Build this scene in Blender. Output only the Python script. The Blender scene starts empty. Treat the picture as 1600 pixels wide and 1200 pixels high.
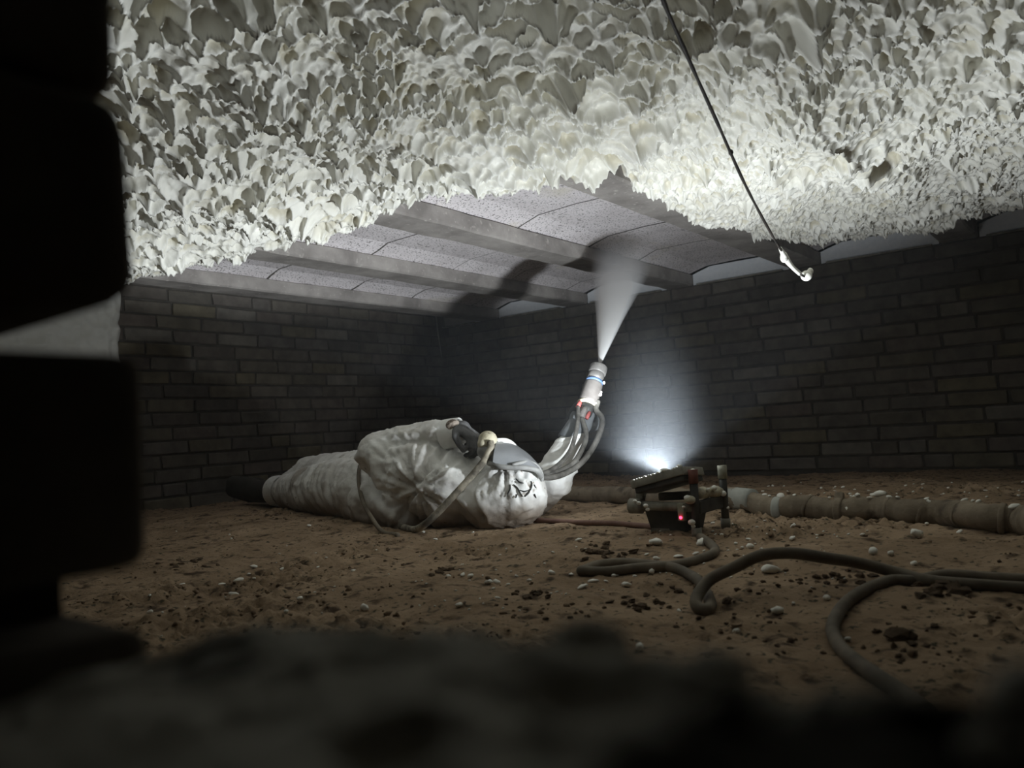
import bpy, bmesh, math, random
import numpy as np
from mathutils import Vector, Matrix, Quaternion

random.seed(7)
RNG = np.random.RandomState(11)
scene = bpy.context.scene
COL = scene.collection

# ------------------------------------------------------------------ camera
F = 1232.0                                   # focal length in pixels of a 1600x1200 frame
CAM = np.array([0.0, 0.0, 0.25])             # the eye looks through the hole in the near wall
v1 = np.array([950.0, 10.0, F]); v1 /= np.linalg.norm(v1)
v2 = np.array([-1600.0, 165.0, F]); v2 -= v1 * v1.dot(v2); v2 /= np.linalg.norm(v2)
v3 = np.cross(v1, v2)
R = np.stack([v1, v2, v3])                   # world = R @ (right, down, forward); X along the beams, Y along the far wall
cam_data = bpy.data.cameras.new('camera')
cam_data.sensor_width = 36.0
cam_data.lens = F / 1600.0 * 36.0
cam_data.clip_start = 0.01
cam_data.dof.use_dof = True
cam_data.dof.focus_distance = 2.0
cam_data.dof.aperture_fstop = 7.6
cam = bpy.data.objects.new('camera', cam_data)
COL.objects.link(cam)
cam.matrix_world = Matrix(((R[0, 0], -R[0, 1], -R[0, 2], CAM[0]),
                           (R[1, 0], -R[1, 1], -R[1, 2], CAM[1]),
                           (R[2, 0], -R[2, 1], -R[2, 2], CAM[2]),
                           (0, 0, 0, 1)))
scene.camera = cam

# ------------------------------------------------------------------ exposure, world (dark, thin haze of spray dust)
scene.view_settings.view_transform = 'Standard'
scene.view_settings.look = 'None'
scene.view_settings.gamma = 1.0
scene.view_settings.use_curve_mapping = False
scene.view_settings.exposure = 1.28
scene.cycles.use_denoising = True
scene.cycles.max_bounces = 8
scene.cycles.diffuse_bounces = 6
scene.cycles.volume_bounces = 2
scene.cycles.sample_clamp_indirect = 4.0

LAMP_POWER = 92.0
HAZE = 0.009
world = bpy.data.worlds.new('world'); scene.world = world
world.use_nodes = True
wn = world.node_tree.nodes; wl = world.node_tree.links
wn['Background'].inputs['Color'].default_value = (0.6, 0.7, 0.75, 1)
wn['Background'].inputs['Strength'].default_value = 0.0
vs = wn.new('ShaderNodeVolumeScatter')
vs.inputs['Color'].default_value = (0.86, 0.93, 1.0, 1)
vs.inputs['Density'].default_value = HAZE
vs.inputs['Anisotropy'].default_value = 0.15
wl.new(vs.outputs['Volume'], wn['World Output'].inputs['Volume'])

LAMP_C = np.array([1.515, 0.768, 0.128])     # middle of the floodlight's face
LAMP_N = np.array([0.10, 0.15, 0.98]); LAMP_N /= np.linalg.norm(LAMP_N)
PANEL_N = np.array([0.10, 0.235, 0.96]); PANEL_N /= np.linalg.norm(PANEL_N)   # the tipped face of the lamp
sp = bpy.data.lights.new('floodlight_beam', 'POINT')
sp.energy = LAMP_POWER
sp.color = (0.90, 0.96, 1.0)
sp.shadow_soft_size = 0.011
# beam pattern shaped by hand: stronger at wide angles, to even out the lit ceiling
sp.use_nodes = True
_n = sp.node_tree.nodes; _l = sp.node_tree.links
_tc = _n.new('ShaderNodeTexCoord'); _sx = _n.new('ShaderNodeSeparateXYZ'); _ab = _n.new('ShaderNodeMath'); _ab.operation = 'ABSOLUTE'
_cr = _n.new('ShaderNodeValToRGB')
while len(_cr.color_ramp.elements) < 8: _cr.color_ramp.elements.new(0.5)
for _e, (_p, _v) in zip(_cr.color_ramp.elements, ((0.0, 0.028), (0.10, 0.036), (0.31, 0.082), (0.415, 0.125), (0.47, 0.78), (0.56, 0.56), (0.80, 0.24), (1.0, 0.10))):
    _e.position = _p; _e.color = (_v, _v, _v, 1)
_l.new(_tc.outputs['Normal'], _sx.inputs[0]); _l.new(_sx.outputs['Z'], _ab.inputs[0]); _l.new(_ab.outputs[0], _cr.inputs['Fac'])
_as = _n.new('ShaderNodeMapRange'); _as.interpolation_type = 'SMOOTHSTEP'
_as.inputs['From Min'].default_value = -0.75; _as.inputs['From Max'].default_value = 0.25; _as.inputs['To Min'].default_value = 0.25; _as.inputs['To Max'].default_value = 1.0
_l.new(_sx.outputs['X'], _as.inputs['Value'])
_mu = _n.new('ShaderNodeMath'); _mu.operation = 'MULTIPLY'
_a2 = _n.new('ShaderNodeMapRange'); _a2.interpolation_type = 'SMOOTHSTEP'       # added fade towards the far wall, standing in for the housing's edge
_a2.inputs['From Min'].default_value = 0.42; _a2.inputs['From Max'].default_value = 1.00; _a2.inputs['To Min'].default_value = 1.0; _a2.inputs['To Max'].default_value = 0.05
_l.new(_sx.outputs['X'], _a2.inputs['Value'])
_m2 = _n.new('ShaderNodeMath'); _m2.operation = 'MULTIPLY'
_l.new(_cr.outputs['Color'], _mu.inputs[0]); _l.new(_as.outputs[0], _mu.inputs[1])
_a3 = _n.new('ShaderNodeMapRange'); _a3.interpolation_type = 'SMOOTHSTEP'
_a3.inputs['From Min'].default_value = -0.10; _a3.inputs['From Max'].default_value = 0.75; _a3.inputs['To Min'].default_value = 1.0; _a3.inputs['To Max'].default_value = 0.25
_l.new(_sx.outputs['Y'], _a3.inputs['Value'])
_m3 = _n.new('ShaderNodeMath'); _m3.operation = 'MULTIPLY'
_l.new(_mu.outputs[0], _m2.inputs[0]); _l.new(_a2.outputs[0], _m2.inputs[1])
_l.new(_m2.outputs[0], _m3.inputs[0]); _l.new(_a3.outputs[0], _m3.inputs[1]); _l.new(_m3.outputs[0], _n['Emission'].inputs['Strength'])
spo = bpy.data.objects.new('floodlight_beam', sp)
COL.objects.link(spo)
spo.location = Vector(LAMP_C + PANEL_N * 0.007)
_z = Vector(-LAMP_N); _x = Vector((1, 0, 0)); _y = _z.cross(_x).normalized(); _x = _y.cross(_z)
spo.rotation_euler = Matrix((_x, _y, _z)).transposed().to_euler()


def ray(u, v):
    return R @ np.array([(u - 800.0) / F, (v - 600.0) / F, 1.0])

def at(u, v, depth):
    return CAM + ray(u, v) * depth

def on_x(u, v, x):
    d = ray(u, v); return CAM + d * (x / d[0])

def on_z(u, v, z):
    d = ray(u, v); return CAM + d * ((z - CAM[2]) / d[2])

# ------------------------------------------------------------------ numeric noise
def _hash(ix, iy, iz, seed):
    h = (ix.astype(np.int64) * 73856093) ^ (iy.astype(np.int64) * 19349663) ^ (iz.astype(np.int64) * 83492791) ^ (seed * 2654435761 % (1 << 31))
    h = (h ^ (h >> 13)) * 1274126177 & 0xFFFFFFFF
    h = (h ^ (h >> 16)) * 2246822519 & 0xFFFFFFFF
    h = h ^ (h >> 13)
    return (h & 0xFFFFFF) / float(0xFFFFFF)

def vnoise(p, seed=0):
    p = np.asarray(p, float)
    i = np.floor(p).astype(np.int64); f = p - i
    f = f * f * f * (f * (f * 6 - 15) + 10)
    out = 0
    for dx in (0, 1):
        wx = f[:, 0] if dx else 1 - f[:, 0]
        for dy in (0, 1):
            wy = f[:, 1] if dy else 1 - f[:, 1]
            for dz in (0, 1):
                wz = f[:, 2] if dz else 1 - f[:, 2]
                out = out + wx * wy * wz * _hash(i[:, 0] + dx, i[:, 1] + dy, i[:, 2] + dz, seed)
    return out * 2 - 1

def fbm(p, octaves=4, seed=0, gain=0.5):
    a = 1.0; s = 0; p = np.asarray(p, float)
    for o in range(octaves):
        s = s + a * vnoise(p * (2.03 ** o) + o * 7.3, seed + o); a *= gain
    return s

def xy3(x, y, k, z=0.0):
    return np.stack([x * k, y * k, np.full_like(x, z)], 1)

def sstep(a, b, x):
    t = np.clip((x - a) / (b - a), 0, 1); return t * t * (3 - 2 * t)

def worley(x, y, s, seed, lean=None, jit=0.9, f2=False):
    """distance to the nearest feature point (in cell units) and the cell's random numbers; optionally the second distance"""
    px = x / s; py = y / s
    ix = np.floor(px).astype(np.int64); iy = np.floor(py).astype(np.int64)
    best = np.full(px.shape, 1e9); sec = np.full(px.shape, 1e9); rid = np.zeros(px.shape); rid2 = np.zeros(px.shape)
    zz = np.zeros_like(ix)
    for dx in (-1, 0, 1):
        for dy in (-1, 0, 1):
            cx = ix + dx; cy = iy + dy
            r1 = _hash(cx, cy, zz, seed); r2 = _hash(cx, cy, zz + 5, seed); r3 = _hash(cx, cy, zz + 9, seed); r4 = _hash(cx, cy, zz + 13, seed)
            ox = px - (cx + 0.5 + (r1 - 0.5) * jit); oy = py - (cy + 0.5 + (r2 - 0.5) * jit)
            d = np.sqrt(ox * ox + oy * oy)
            if lean is not None:
                d = d + lean[0] * ox + lean[1] * oy
            d = d + (r3 - 0.5) * 0.3
            m = d < best
            sec = np.where(m, best, np.minimum(sec, d))
            best = np.where(m, d, best); rid = np.where(m, r3, rid); rid2 = np.where(m, r4, rid2)
    if f2: return best, sec - best, rid, rid2
    return best, rid, rid2

# ------------------------------------------------------------------ mesh helpers
def link(o, parent=None):
    COL.objects.link(o)
    if parent is not None:
        o.parent = parent
    return o

def tag(o, label=None, cat=None, group=None, kind=None):
    if label: o['label'] = label
    if cat: o['category'] = cat
    if group: o['group'] = group
    if kind: o['kind'] = kind
    return o

def empty(name, loc=(0, 0, 0)):
    o = bpy.data.objects.new(name, None)
    o.empty_display_size = 0.02
    o.location = Vector(loc)
    return link(o)

def mesh_np(name, V, Fq, smooth=True):
    """mesh from numpy arrays; Fq has 3 or 4 columns"""
    me = bpy.data.meshes.new(name)
    V = np.ascontiguousarray(V, dtype=np.float32); Fq = np.ascontiguousarray(Fq, dtype=np.int32)
    n = Fq.shape[1]
    me.vertices.add(len(V)); me.vertices.foreach_set('co', V.ravel())
    me.loops.add(Fq.size); me.loops.foreach_set('vertex_index', Fq.ravel())
    me.polygons.add(len(Fq))
    me.polygons.foreach_set('loop_start', np.arange(0, Fq.size, n, dtype=np.int32))
    me.update(calc_edges=True)
    if smooth:
        me.polygons.foreach_set('use_smooth', np.ones(len(Fq), dtype=bool))
    me.validate()
    return me

def mesh_obj(name, me, mat, parent=None):
    o = bpy.data.objects.new(name, me)
    if mat is not None and len(me.materials) == 0:
        me.materials.append(mat)
    return link(o, parent)

class MB:
    """collects shapes in world or local coordinates"""
    def __init__(self): self.v = []; self.f = []
    def add(self, V, Fc):
        n = len(self.v); self.v += [tuple(map(float, p)) for p in V]; self.f += [tuple(i + n for i in q) for q in Fc]
        return self
    def box(self, c, s, rot=None, bevel=0.0):
        bm = bmesh.new(); bmesh.ops.create_cube(bm, size=1.0)
        for q in bm.verts: q.co = Vector((q.co.x * s[0], q.co.y * s[1], q.co.z * s[2]))
        if bevel: bmesh.ops.bevel(bm, geom=list(bm.edges), offset=bevel, segments=2, affect='EDGES', profile=0.6)
        M = Matrix.Identity(3) if rot is None else rot
        V = [M @ q.co + Vector(c) for q in bm.verts]
        bm.verts.index_update()
        Fc = [[q.index for q in f.verts] for f in bm.faces]; bm.free()
        return self.add(V, Fc)
    def tube(self, pts, r, seg=12, cap=True, smooth=0):
        V, Fc = tube_arrays(pts, r, seg, cap, smooth); return self.add(V, Fc)
    def ball(self, c, r, squash=(1, 1, 1), sub=2, noise=0.0, nscale=30, seed=0):
        bm = bmesh.new(); bmesh.ops.create_icosphere(bm, subdivisions=sub, radius=1.0)
        P = np.array([q.co[:] for q in bm.verts])
        if noise:
            P = P * (1 + noise * fbm(P * nscale * r + seed * 3.1, 3, seed))[:, None]
        V = P * r * np.array(squash) + np.array(c)
        bm.verts.index_update()
        Fc = [[q.index for q in f.verts] for f in bm.faces]; bm.free()
        return self.add(V, Fc)
    def build(self, name, mat, parent=None, smooth=True, auto=None):
        me = bpy.data.meshes.new(name); me.from_pydata(self.v, [], self.f); me.update()
        bm = bmesh.new(); bm.from_mesh(me); bmesh.ops.recalc_face_normals(bm, faces=bm.faces)
        if auto:
            for e in bm.edges:
                if len(e.link_faces) == 2 and e.calc_face_angle(0) > auto: e.smooth = False
        bm.to_mesh(me); bm.free()
        for p in me.polygons: p.use_smooth = smooth
        return mesh_obj(name, me, mat, parent)

def catmull(pts, n=8):
    P = [np.array(p, float) for p in pts]
    P = [2 * P[0] - P[1]] + P + [2 * P[-1] - P[-2]]
    out = []
    for i in range(1, len(P) - 2):
        a, b, c, d = P[i - 1], P[i], P[i + 1], P[i + 2]
        for k in range(n):
            t = k / n
            out.append(0.5 * ((2 * b) + (c - a) * t + (2 * a - 5 * b + 4 * c - d) * t * t + (3 * b - a - 3 * c + d) * t ** 3))
    out.append(P[-2])
    return np.array(out)

def tube_arrays(pts, r, seg=12, cap=True, smooth=0):
    P = catmull(pts, smooth) if smooth else np.array(pts, float)
    n = len(P)
    if callable(r): rr = np.array([r(i / (n - 1)) for i in range(n)])
    elif np.isscalar(r): rr = np.full(n, r)
    else: rr = np.interp(np.linspace(0, 1, n), np.linspace(0, 1, len(r)), r)
    T = np.gradient(P, axis=0); T /= np.linalg.norm(T, axis=1)[:, None] + 1e-12
    ref = np.array([0, 0, 1.0]) if abs(T[0, 2]) < 0.9 else np.array([1.0, 0, 0])
    N = np.cross(T[0], ref); N /= np.linalg.norm(N)
    V = []; Fc = []
    for i in range(n):
        N = N - T[i] * N.dot(T[i]); N /= np.linalg.norm(N) + 1e-12
        B = np.cross(T[i], N)
        for k in range(seg):
            a = 2 * math.pi * k / seg
            V.append(P[i] + rr[i] * (math.cos(a) * N + math.sin(a) * B))
    for i in range(n - 1):
        for k in range(seg):
            k2 = (k + 1) % seg
            Fc.append((i * seg + k, i * seg + k2, (i + 1) * seg + k2, (i + 1) * seg + k))
    if cap:
        Fc.append(tuple(range(seg - 1, -1, -1))); Fc.append(tuple((n - 1) * seg + k for k in range(seg)))
    return V, Fc

def frame_mat(z, x=None):
    z = Vector(z).normalized()
    x = Vector(x) if x is not None else (Vector((1, 0, 0)) if abs(z.x) < 0.9 else Vector((0, 1, 0)))
    y = z.cross(x).normalized(); x = y.cross(z)
    return Matrix((x, y, z)).transposed()

def capsule(p0, r0, p1, r1, seg=18, rings=5):
    p0 = np.array(p0, float); p1 = np.array(p1, float)
    d = p1 - p0; L = np.linalg.norm(d); d /= L + 1e-12
    pts = []; rad = []
    for k in range(rings + 1):
        a = math.pi / 2 * (1 - k / rings)
        pts.append(p0 - d * r0 * math.sin(a)); rad.append(max(r0 * math.cos(a), r0 * 0.02))
    for t in (0.25, 0.5, 0.75):
        pts.append(p0 + d * L * t); rad.append(r0 + (r1 - r0) * t)
    for k in range(rings + 1):
        a = math.pi / 2 * k / rings
        pts.append(p1 + d * r1 * math.sin(a)); rad.append(max(r1 * math.cos(a), r1 * 0.02))
    ref = np.array([0, 0, 1.0]) if abs(d[2]) < 0.9 else np.array([1.0, 0, 0])
    N = np.cross(d, ref); N /= np.linalg.norm(N); B = np.cross(d, N)
    V = []; Fc = []
    for p, r in zip(pts, rad):
        for k in range(seg):
            a = 2 * math.pi * k / seg
            V.append(p + r * (math.cos(a) * N + math.sin(a) * B))
    n = len(pts)
    for i in range(n - 1):
        for k in range(seg):
            k2 = (k + 1) % seg
            Fc.append((i * seg + k, i * seg + k2, (i + 1) * seg + k2, (i + 1) * seg + k))
    Fc.append(tuple(range(seg - 1, -1, -1))); Fc.append(tuple((n - 1) * seg + k for k in range(seg)))
    return V, Fc

def remeshed(name, mb, voxel, smooth_iter=4):
    """one continuous skin over overlapping limbs"""
    me = bpy.data.meshes.new(name); me.from_pydata(mb.v, [], mb.f); me.update()
    bm = bmesh.new(); bm.from_mesh(me); bmesh.ops.recalc_face_normals(bm, faces=bm.faces); bm.to_mesh(me); bm.free()
    o = bpy.data.objects.new(name, me); COL.objects.link(o)
    m = o.modifiers.new('r', 'REMESH'); m.mode = 'VOXEL'; m.voxel_size = voxel; m.use_smooth_shade = True
    if smooth_iter:
        s = o.modifiers.new('s', 'SMOOTH'); s.factor = 0.5; s.iterations = smooth_iter
    dg = bpy.context.evaluated_depsgraph_get(); dg.update()
    out = bpy.data.meshes.new_from_object(o.evaluated_get(dg))
    bpy.data.objects.remove(o); bpy.data.meshes.remove(me)
    out.name = name
    for p in out.polygons: p.use_smooth = True
    return out

def get_co(me):
    a = np.empty(len(me.vertices) * 3, np.float32); me.vertices.foreach_get('co', a); return a.reshape(-1, 3).astype(float)

def get_no(me):
    a = np.empty(len(me.vertices) * 3, np.float32); me.vertices.foreach_get('normal', a); return a.reshape(-1, 3).astype(float)

def set_co(me, V):
    me.vertices.foreach_set('co', np.ascontiguousarray(V, dtype=np.float32).ravel()); me.update()

# ------------------------------------------------------------------ materials
def material(name, c1, c2=None, scale=8.0, rough=0.8, bump=(), bump_dist=0.01, spec=0.3, per_object=None, metallic=0.0,
             spots=None, detail=6.0, ramp=(0.35, 0.65), coord='Object', attr=None):
    m = bpy.data.materials.new(name); m.use_nodes = True
    nt = m.node_tree; n = nt.nodes; l = nt.links
    b = n['Principled BSDF']; b.inputs['Roughness'].default_value = rough
    b.inputs['Specular IOR Level'].default_value = spec; b.inputs['Metallic'].default_value = metallic
    tc = n.new('ShaderNodeTexCoord'); vec = tc.outputs[coord]
    if per_object:
        oi = n.new('ShaderNodeObjectInfo')
        ma = n.new('ShaderNodeMath'); ma.operation = 'MULTIPLY'; ma.inputs[1].default_value = 37.0
        l.new(oi.outputs['Random'], ma.inputs[0])
        va = n.new('ShaderNodeVectorMath'); va.operation = 'ADD'
        l.new(vec, va.inputs[0]); l.new(ma.outputs[0], va.inputs[1]); vec = va.outputs[0]
    nz = n.new('ShaderNodeTexNoise'); nz.inputs['Scale'].default_value = scale; nz.inputs['Detail'].default_value = detail
    nz.inputs['Roughness'].default_value = 0.6
    l.new(vec, nz.inputs['Vector'])
    cr = n.new('ShaderNodeValToRGB'); l.new(nz.outputs['Fac'], cr.inputs['Fac'])
    cr.color_ramp.elements[0].position = ramp[0]; cr.color_ramp.elements[1].position = ramp[1]
    c2 = c2 or c1
    cr.color_ramp.elements[0].color = (*c1, 1); cr.color_ramp.elements[1].color = (*c2, 1)
    col = cr.outputs['Color']
    if per_object:
        pr = n.new('ShaderNodeValToRGB'); pr.color_ramp.interpolation = 'LINEAR'
        while len(pr.color_ramp.elements) < len(per_object): pr.color_ramp.elements.new(0.5)
        for i, c in enumerate(per_object):
            pr.color_ramp.elements[i].position = i / (len(per_object) - 1); pr.color_ramp.elements[i].color = (*c, 1)
        l.new(oi.outputs['Random'], pr.inputs['Fac'])
        mx = n.new('ShaderNodeMix'); mx.data_type = 'RGBA'; mx.blend_type = 'MULTIPLY'; mx.inputs['Factor'].default_value = 1.0
        l.new(col, mx.inputs[6]); l.new(pr.outputs['Color'], mx.inputs[7]); col = mx.outputs[2]
    for sp_ in (spots or ()):
        s_scale, thr, s_col, kind = sp_
        if kind == 'noise':
            t = n.new('ShaderNodeTexNoise'); t.inputs['Scale'].default_value = s_scale; t.inputs['Detail'].default_value = 5.0; o_ = t.outputs['Fac']
        else:
            t = n.new('ShaderNodeTexVoronoi'); t.inputs['Scale'].default_value = s_scale; o_ = t.outputs['Distance']
        l.new(vec, t.inputs['Vector'])
        r2 = n.new('ShaderNodeMapRange'); r2.inputs['From Min'].default_value = thr[0]; r2.inputs['From Max'].default_value = thr[1]
        l.new(o_, r2.inputs['Value'])
        mx = n.new('ShaderNodeMix'); mx.data_type = 'RGBA'
        l.new(r2.outputs[0], mx.inputs['Factor']); l.new(col, mx.inputs[6]); mx.inputs[7].default_value = (*s_col, 1); col = mx.outputs[2]
    if attr:
        at_ = n.new('ShaderNodeAttribute'); at_.attribute_name = attr[0]
        mx = n.new('ShaderNodeMix'); mx.data_type = 'RGBA'
        l.new(at_.outputs['Fac'], mx.inputs['Factor']); l.new(col, mx.inputs[6]); mx.inputs[7].default_value = (*attr[1], 1); col = mx.outputs[2]
    l.new(col, b.inputs['Base Color'])
    prev = None
    for (k, s, strength) in bump:
        if k == 'noise':
            t = n.new('ShaderNodeTexNoise'); t.inputs['Scale'].default_value = s; t.inputs['Detail'].default_value = 2.0; o_ = t.outputs['Fac']
        elif k == 'voronoi':
            t = n.new('ShaderNodeTexVoronoi'); t.inputs['Scale'].default_value = s; o_ = t.outputs['Distance']
        l.new(vec, t.inputs['Vector'])
        bp = n.new('ShaderNodeBump'); bp.inputs['Strength'].default_value = strength; bp.inputs['Distance'].default_value = bump_dist * 0.6
        l.new(o_, bp.inputs['Height'])
        if prev: l.new(prev, bp.inputs['Normal'])
        prev = bp.outputs['Normal']
    if prev: l.new(prev, b.inputs['Normal'])
    return m

M_brick = material('brick_clay', (0.115, 0.106, 0.092), (0.18, 0.167, 0.145), 14, 0.9, (('noise', 60, 0.5), ('noise', 12, 0.4)), 0.004, 0.15,
                   per_object=[(0.75, 0.72, 0.7), (1.0, 0.95, 0.9), (0.85, 0.83, 0.83), (1.15, 1.08, 0.85), (0.7, 0.68, 0.68), (1.0, 0.9, 0.88), (0.9, 0.88, 0.9), (1.3, 1.28, 1.25)])
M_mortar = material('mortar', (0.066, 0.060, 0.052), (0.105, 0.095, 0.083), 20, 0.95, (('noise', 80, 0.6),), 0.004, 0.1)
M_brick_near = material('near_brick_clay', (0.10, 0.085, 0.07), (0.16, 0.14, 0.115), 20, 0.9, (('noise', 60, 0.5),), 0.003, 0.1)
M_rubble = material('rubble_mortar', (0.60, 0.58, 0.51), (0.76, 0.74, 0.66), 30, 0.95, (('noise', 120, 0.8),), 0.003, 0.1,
                    spots=((38, (0.60, 0.68), (0.05, 0.045, 0.035), 'noise'),))
M_block = material('block_concrete', (0.70, 0.655, 0.665), (0.84, 0.795, 0.81), 5, 0.95, (('voronoi', 130, 0.7), ('noise', 200, 0.4)), 0.003, 0.1,
                   spots=((140, (0.565, 0.63), (0.22, 0.205, 0.20), 'noise'), (3.0, (0.58, 0.75), (0.70, 0.65, 0.54), 'noise')))
M_beam = material('beam_concrete', (0.20, 0.184, 0.172), (0.37, 0.345, 0.322), 6, 0.9, (('noise', 90, 0.5), ('noise', 18, 0.5)), 0.004, 0.15,
                  spots=((60, (0.62, 0.72), (0.42, 0.39, 0.36), 'noise'),))
M_poly = material('white_polystyrene', (0.72, 0.76, 0.80), (0.80, 0.83, 0.86), 60, 0.8, (('voronoi', 150, 0.25),), 0.002, 0.2)
M_soil = material('sandy_soil', (0.225, 0.158, 0.101), (0.35, 0.255, 0.170), 5, 0.95, (('noise', 110, 0.5), ('noise', 40, 0.3), ('noise', 260, 0.3)), 0.006, 0.1,
                  spots=((26, (0.555, 0.68), (0.07, 0.047, 0.03), 'noise'), (90, (0.59, 0.67), (0.065, 0.056, 0.037), 'noise')), coord='Object')
M_clod = material('dark_soil', (0.10, 0.069, 0.045), (0.19, 0.136, 0.09), 40, 0.95, (('noise', 150, 0.7),), 0.003, 0.1)
M_grit = material('crumbled_soil', (0.125, 0.086, 0.056), (0.25, 0.18, 0.118), 30, 0.95, (('noise', 150, 0.5),), 0.002, 0.1)
M_crumb = material('foam_crumb', (0.86, 0.845, 0.76), (0.92, 0.91, 0.86), 60, 0.6, (('noise', 200, 0.3),), 0.001, 0.3)
M_cable = material('rubber_cable', (0.105, 0.088, 0.065), (0.21, 0.176, 0.13), 18, 0.75, (('noise', 120, 0.3),), 0.002, 0.3)
M_redcable = material('red_brown_cable', (0.14, 0.075, 0.06), (0.22, 0.13, 0.10), 18, 0.75, (('noise', 120, 0.3),), 0.002, 0.3)
M_wire = material('black_wire', (0.015, 0.013, 0.012), (0.05, 0.04, 0.035), 25, 0.7, (('noise', 200, 0.4),), 0.002, 0.3)
M_hose = material('dusty_wrapped_hose', (0.16, 0.13, 0.095), (0.30, 0.25, 0.185), 9, 0.9, (('noise', 45, 0.6), ('noise', 150, 0.4)), 0.005, 0.15,
                  spots=((14, (0.60, 0.7), (0.10, 0.08, 0.06), 'noise'),))
M_tape = material('grey_tape', (0.30, 0.31, 0.28), (0.45, 0.46, 0.42), 14, 0.7, (('noise', 60, 0.5),), 0.004, 0.3)
M_suit = material('white_coverall', (0.82, 0.82, 0.795), (0.90, 0.90, 0.885), 5, 0.55, (('voronoi', 24, 0.45), ('noise', 55, 0.22), ('voronoi', 60, 0.2)), 0.010, 0.35,
                  spots=((9, (0.60, 0.78), (0.55, 0.52, 0.44), 'noise'), (46, (0.69, 0.73), (0.16, 0.14, 0.11), 'noise')), attr=('mud', (0.20, 0.145, 0.095)))
M_glove = material('grey_glove', (0.07, 0.07, 0.072), (0.16, 0.16, 0.165), 22, 0.7, (('noise', 90, 0.5),), 0.003, 0.3)
M_gloveprint = material('patterned_patch', (0.13, 0.10, 0.08), (0.42, 0.36, 0.31), 90, 0.8, (('noise', 200, 0.5),), 0.002, 0.2, ramp=(0.45, 0.55))
M_cuff = material('grey_cuff', (0.12, 0.13, 0.137), (0.19, 0.2, 0.21), 22, 0.7, (('noise', 90, 0.4),), 0.003, 0.3)
M_visor = material('dusty_visor', (0.19, 0.198, 0.21), (0.25, 0.258, 0.27), 9, 0.45, (), 0.002, 0.5)
M_maskrim = material('grey_mask_rim', (0.22, 0.22, 0.215), (0.36, 0.36, 0.35), 25, 0.6, (('noise', 90, 0.3),), 0.002, 0.4)
M_blackrub = material('black_rubber', (0.012, 0.012, 0.012), (0.035, 0.034, 0.032), 25, 0.6, (('noise', 90, 0.4),), 0.002, 0.4)
M_crust = material('beige_foam_crust', (0.42, 0.38, 0.27), (0.62, 0.58, 0.46), 30, 0.8, (('noise', 90, 0.8),), 0.004, 0.2,
                   spots=((45, (0.64, 0.7), (0.10, 0.08, 0.06), 'noise'),))
M_airhose = material('mottled_air_hose', (0.10, 0.088, 0.07), (0.42, 0.38, 0.30), 26, 0.75, (('noise', 120, 0.5),), 0.003, 0.3, ramp=(0.4, 0.62))
M_boot = material('black_boot', (0.028, 0.026, 0.023), (0.05, 0.046, 0.04), 15, 0.8, (('noise', 60, 0.4),), 0.003, 0.2)
M_metal = material('worn_grey_metal', (0.08, 0.077, 0.073), (0.16, 0.153, 0.146), 30, 0.5, (('noise', 120, 0.5),), 0.002, 0.5, metallic=0.2)
M_gunbody = material('beige_gun_housing', (0.10, 0.09, 0.084), (0.15, 0.139, 0.13), 25, 0.6, (('noise', 100, 0.3),), 0.002, 0.4)
M_blue = material('blue_ring', (0.06, 0.12, 0.30), (0.12, 0.2, 0.38), 25, 0.5, (), 0.002, 0.4)
M_red = material('red_fitting', (0.30, 0.05, 0.05), (0.4, 0.1, 0.09), 25, 0.5, (), 0.002, 0.4)
M_gunhose = material('grey_spotted_hose', (0.045, 0.042, 0.037), (0.17, 0.162, 0.147), 30, 0.7, (('noise', 120, 0.4),), 0.002, 0.3)
M_lampdark = material('black_lamp_housing', (0.035, 0.034, 0.031), (0.085, 0.08, 0.07), 22, 0.6, (('noise', 90, 0.3),), 0.002, 0.4)
M_lampgrey = material('dusty_lamp_frame', (0.15, 0.14, 0.115), (0.34, 0.325, 0.27), 24, 0.7, (('noise', 110, 0.4),), 0.002, 0.3)
M_redcap = material('dull_red_cap', (0.12, 0.045, 0.035), (0.22, 0.09, 0.07), 24, 0.7, (), 0.002, 0.3)
M_capgrey = material('pale_tube_cap', (0.25, 0.24, 0.18), (0.38, 0.37, 0.29), 24, 0.7, (), 0.002, 0.3)

def emitter(name, col, s):
    m = bpy.data.materials.new(name); m.use_nodes = True
    b = m.node_tree.nodes['Principled BSDF']
    b.inputs['Base Color'].default_value = (*col, 1); b.inputs['Emission Color'].default_value = (*col, 1); b.inputs['Emission Strength'].default_value = s
    return m
M_led = emitter('led_face', (0.92, 0.97, 1.0), 3.0)
M_redled = emitter('red_led', (1.0, 0.03, 0.08), 3.0)

# ceiling foam material: cream; tan skin and some cavity shade put into the bowl colour
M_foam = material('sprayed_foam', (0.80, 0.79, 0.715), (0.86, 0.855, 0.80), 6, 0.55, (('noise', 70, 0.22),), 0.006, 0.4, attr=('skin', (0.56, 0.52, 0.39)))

# ================================================================== STRUCTURE
WX, WY = 3.70, 3.35          # the far (right) wall and the left wall
ZB, ZBLK = 0.908, 0.995      # underside of the beams, underside of the blocks
BEAMS = [0.475 + 0.628 * k for k in range(-2, 6)]
BW = 0.14

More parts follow.
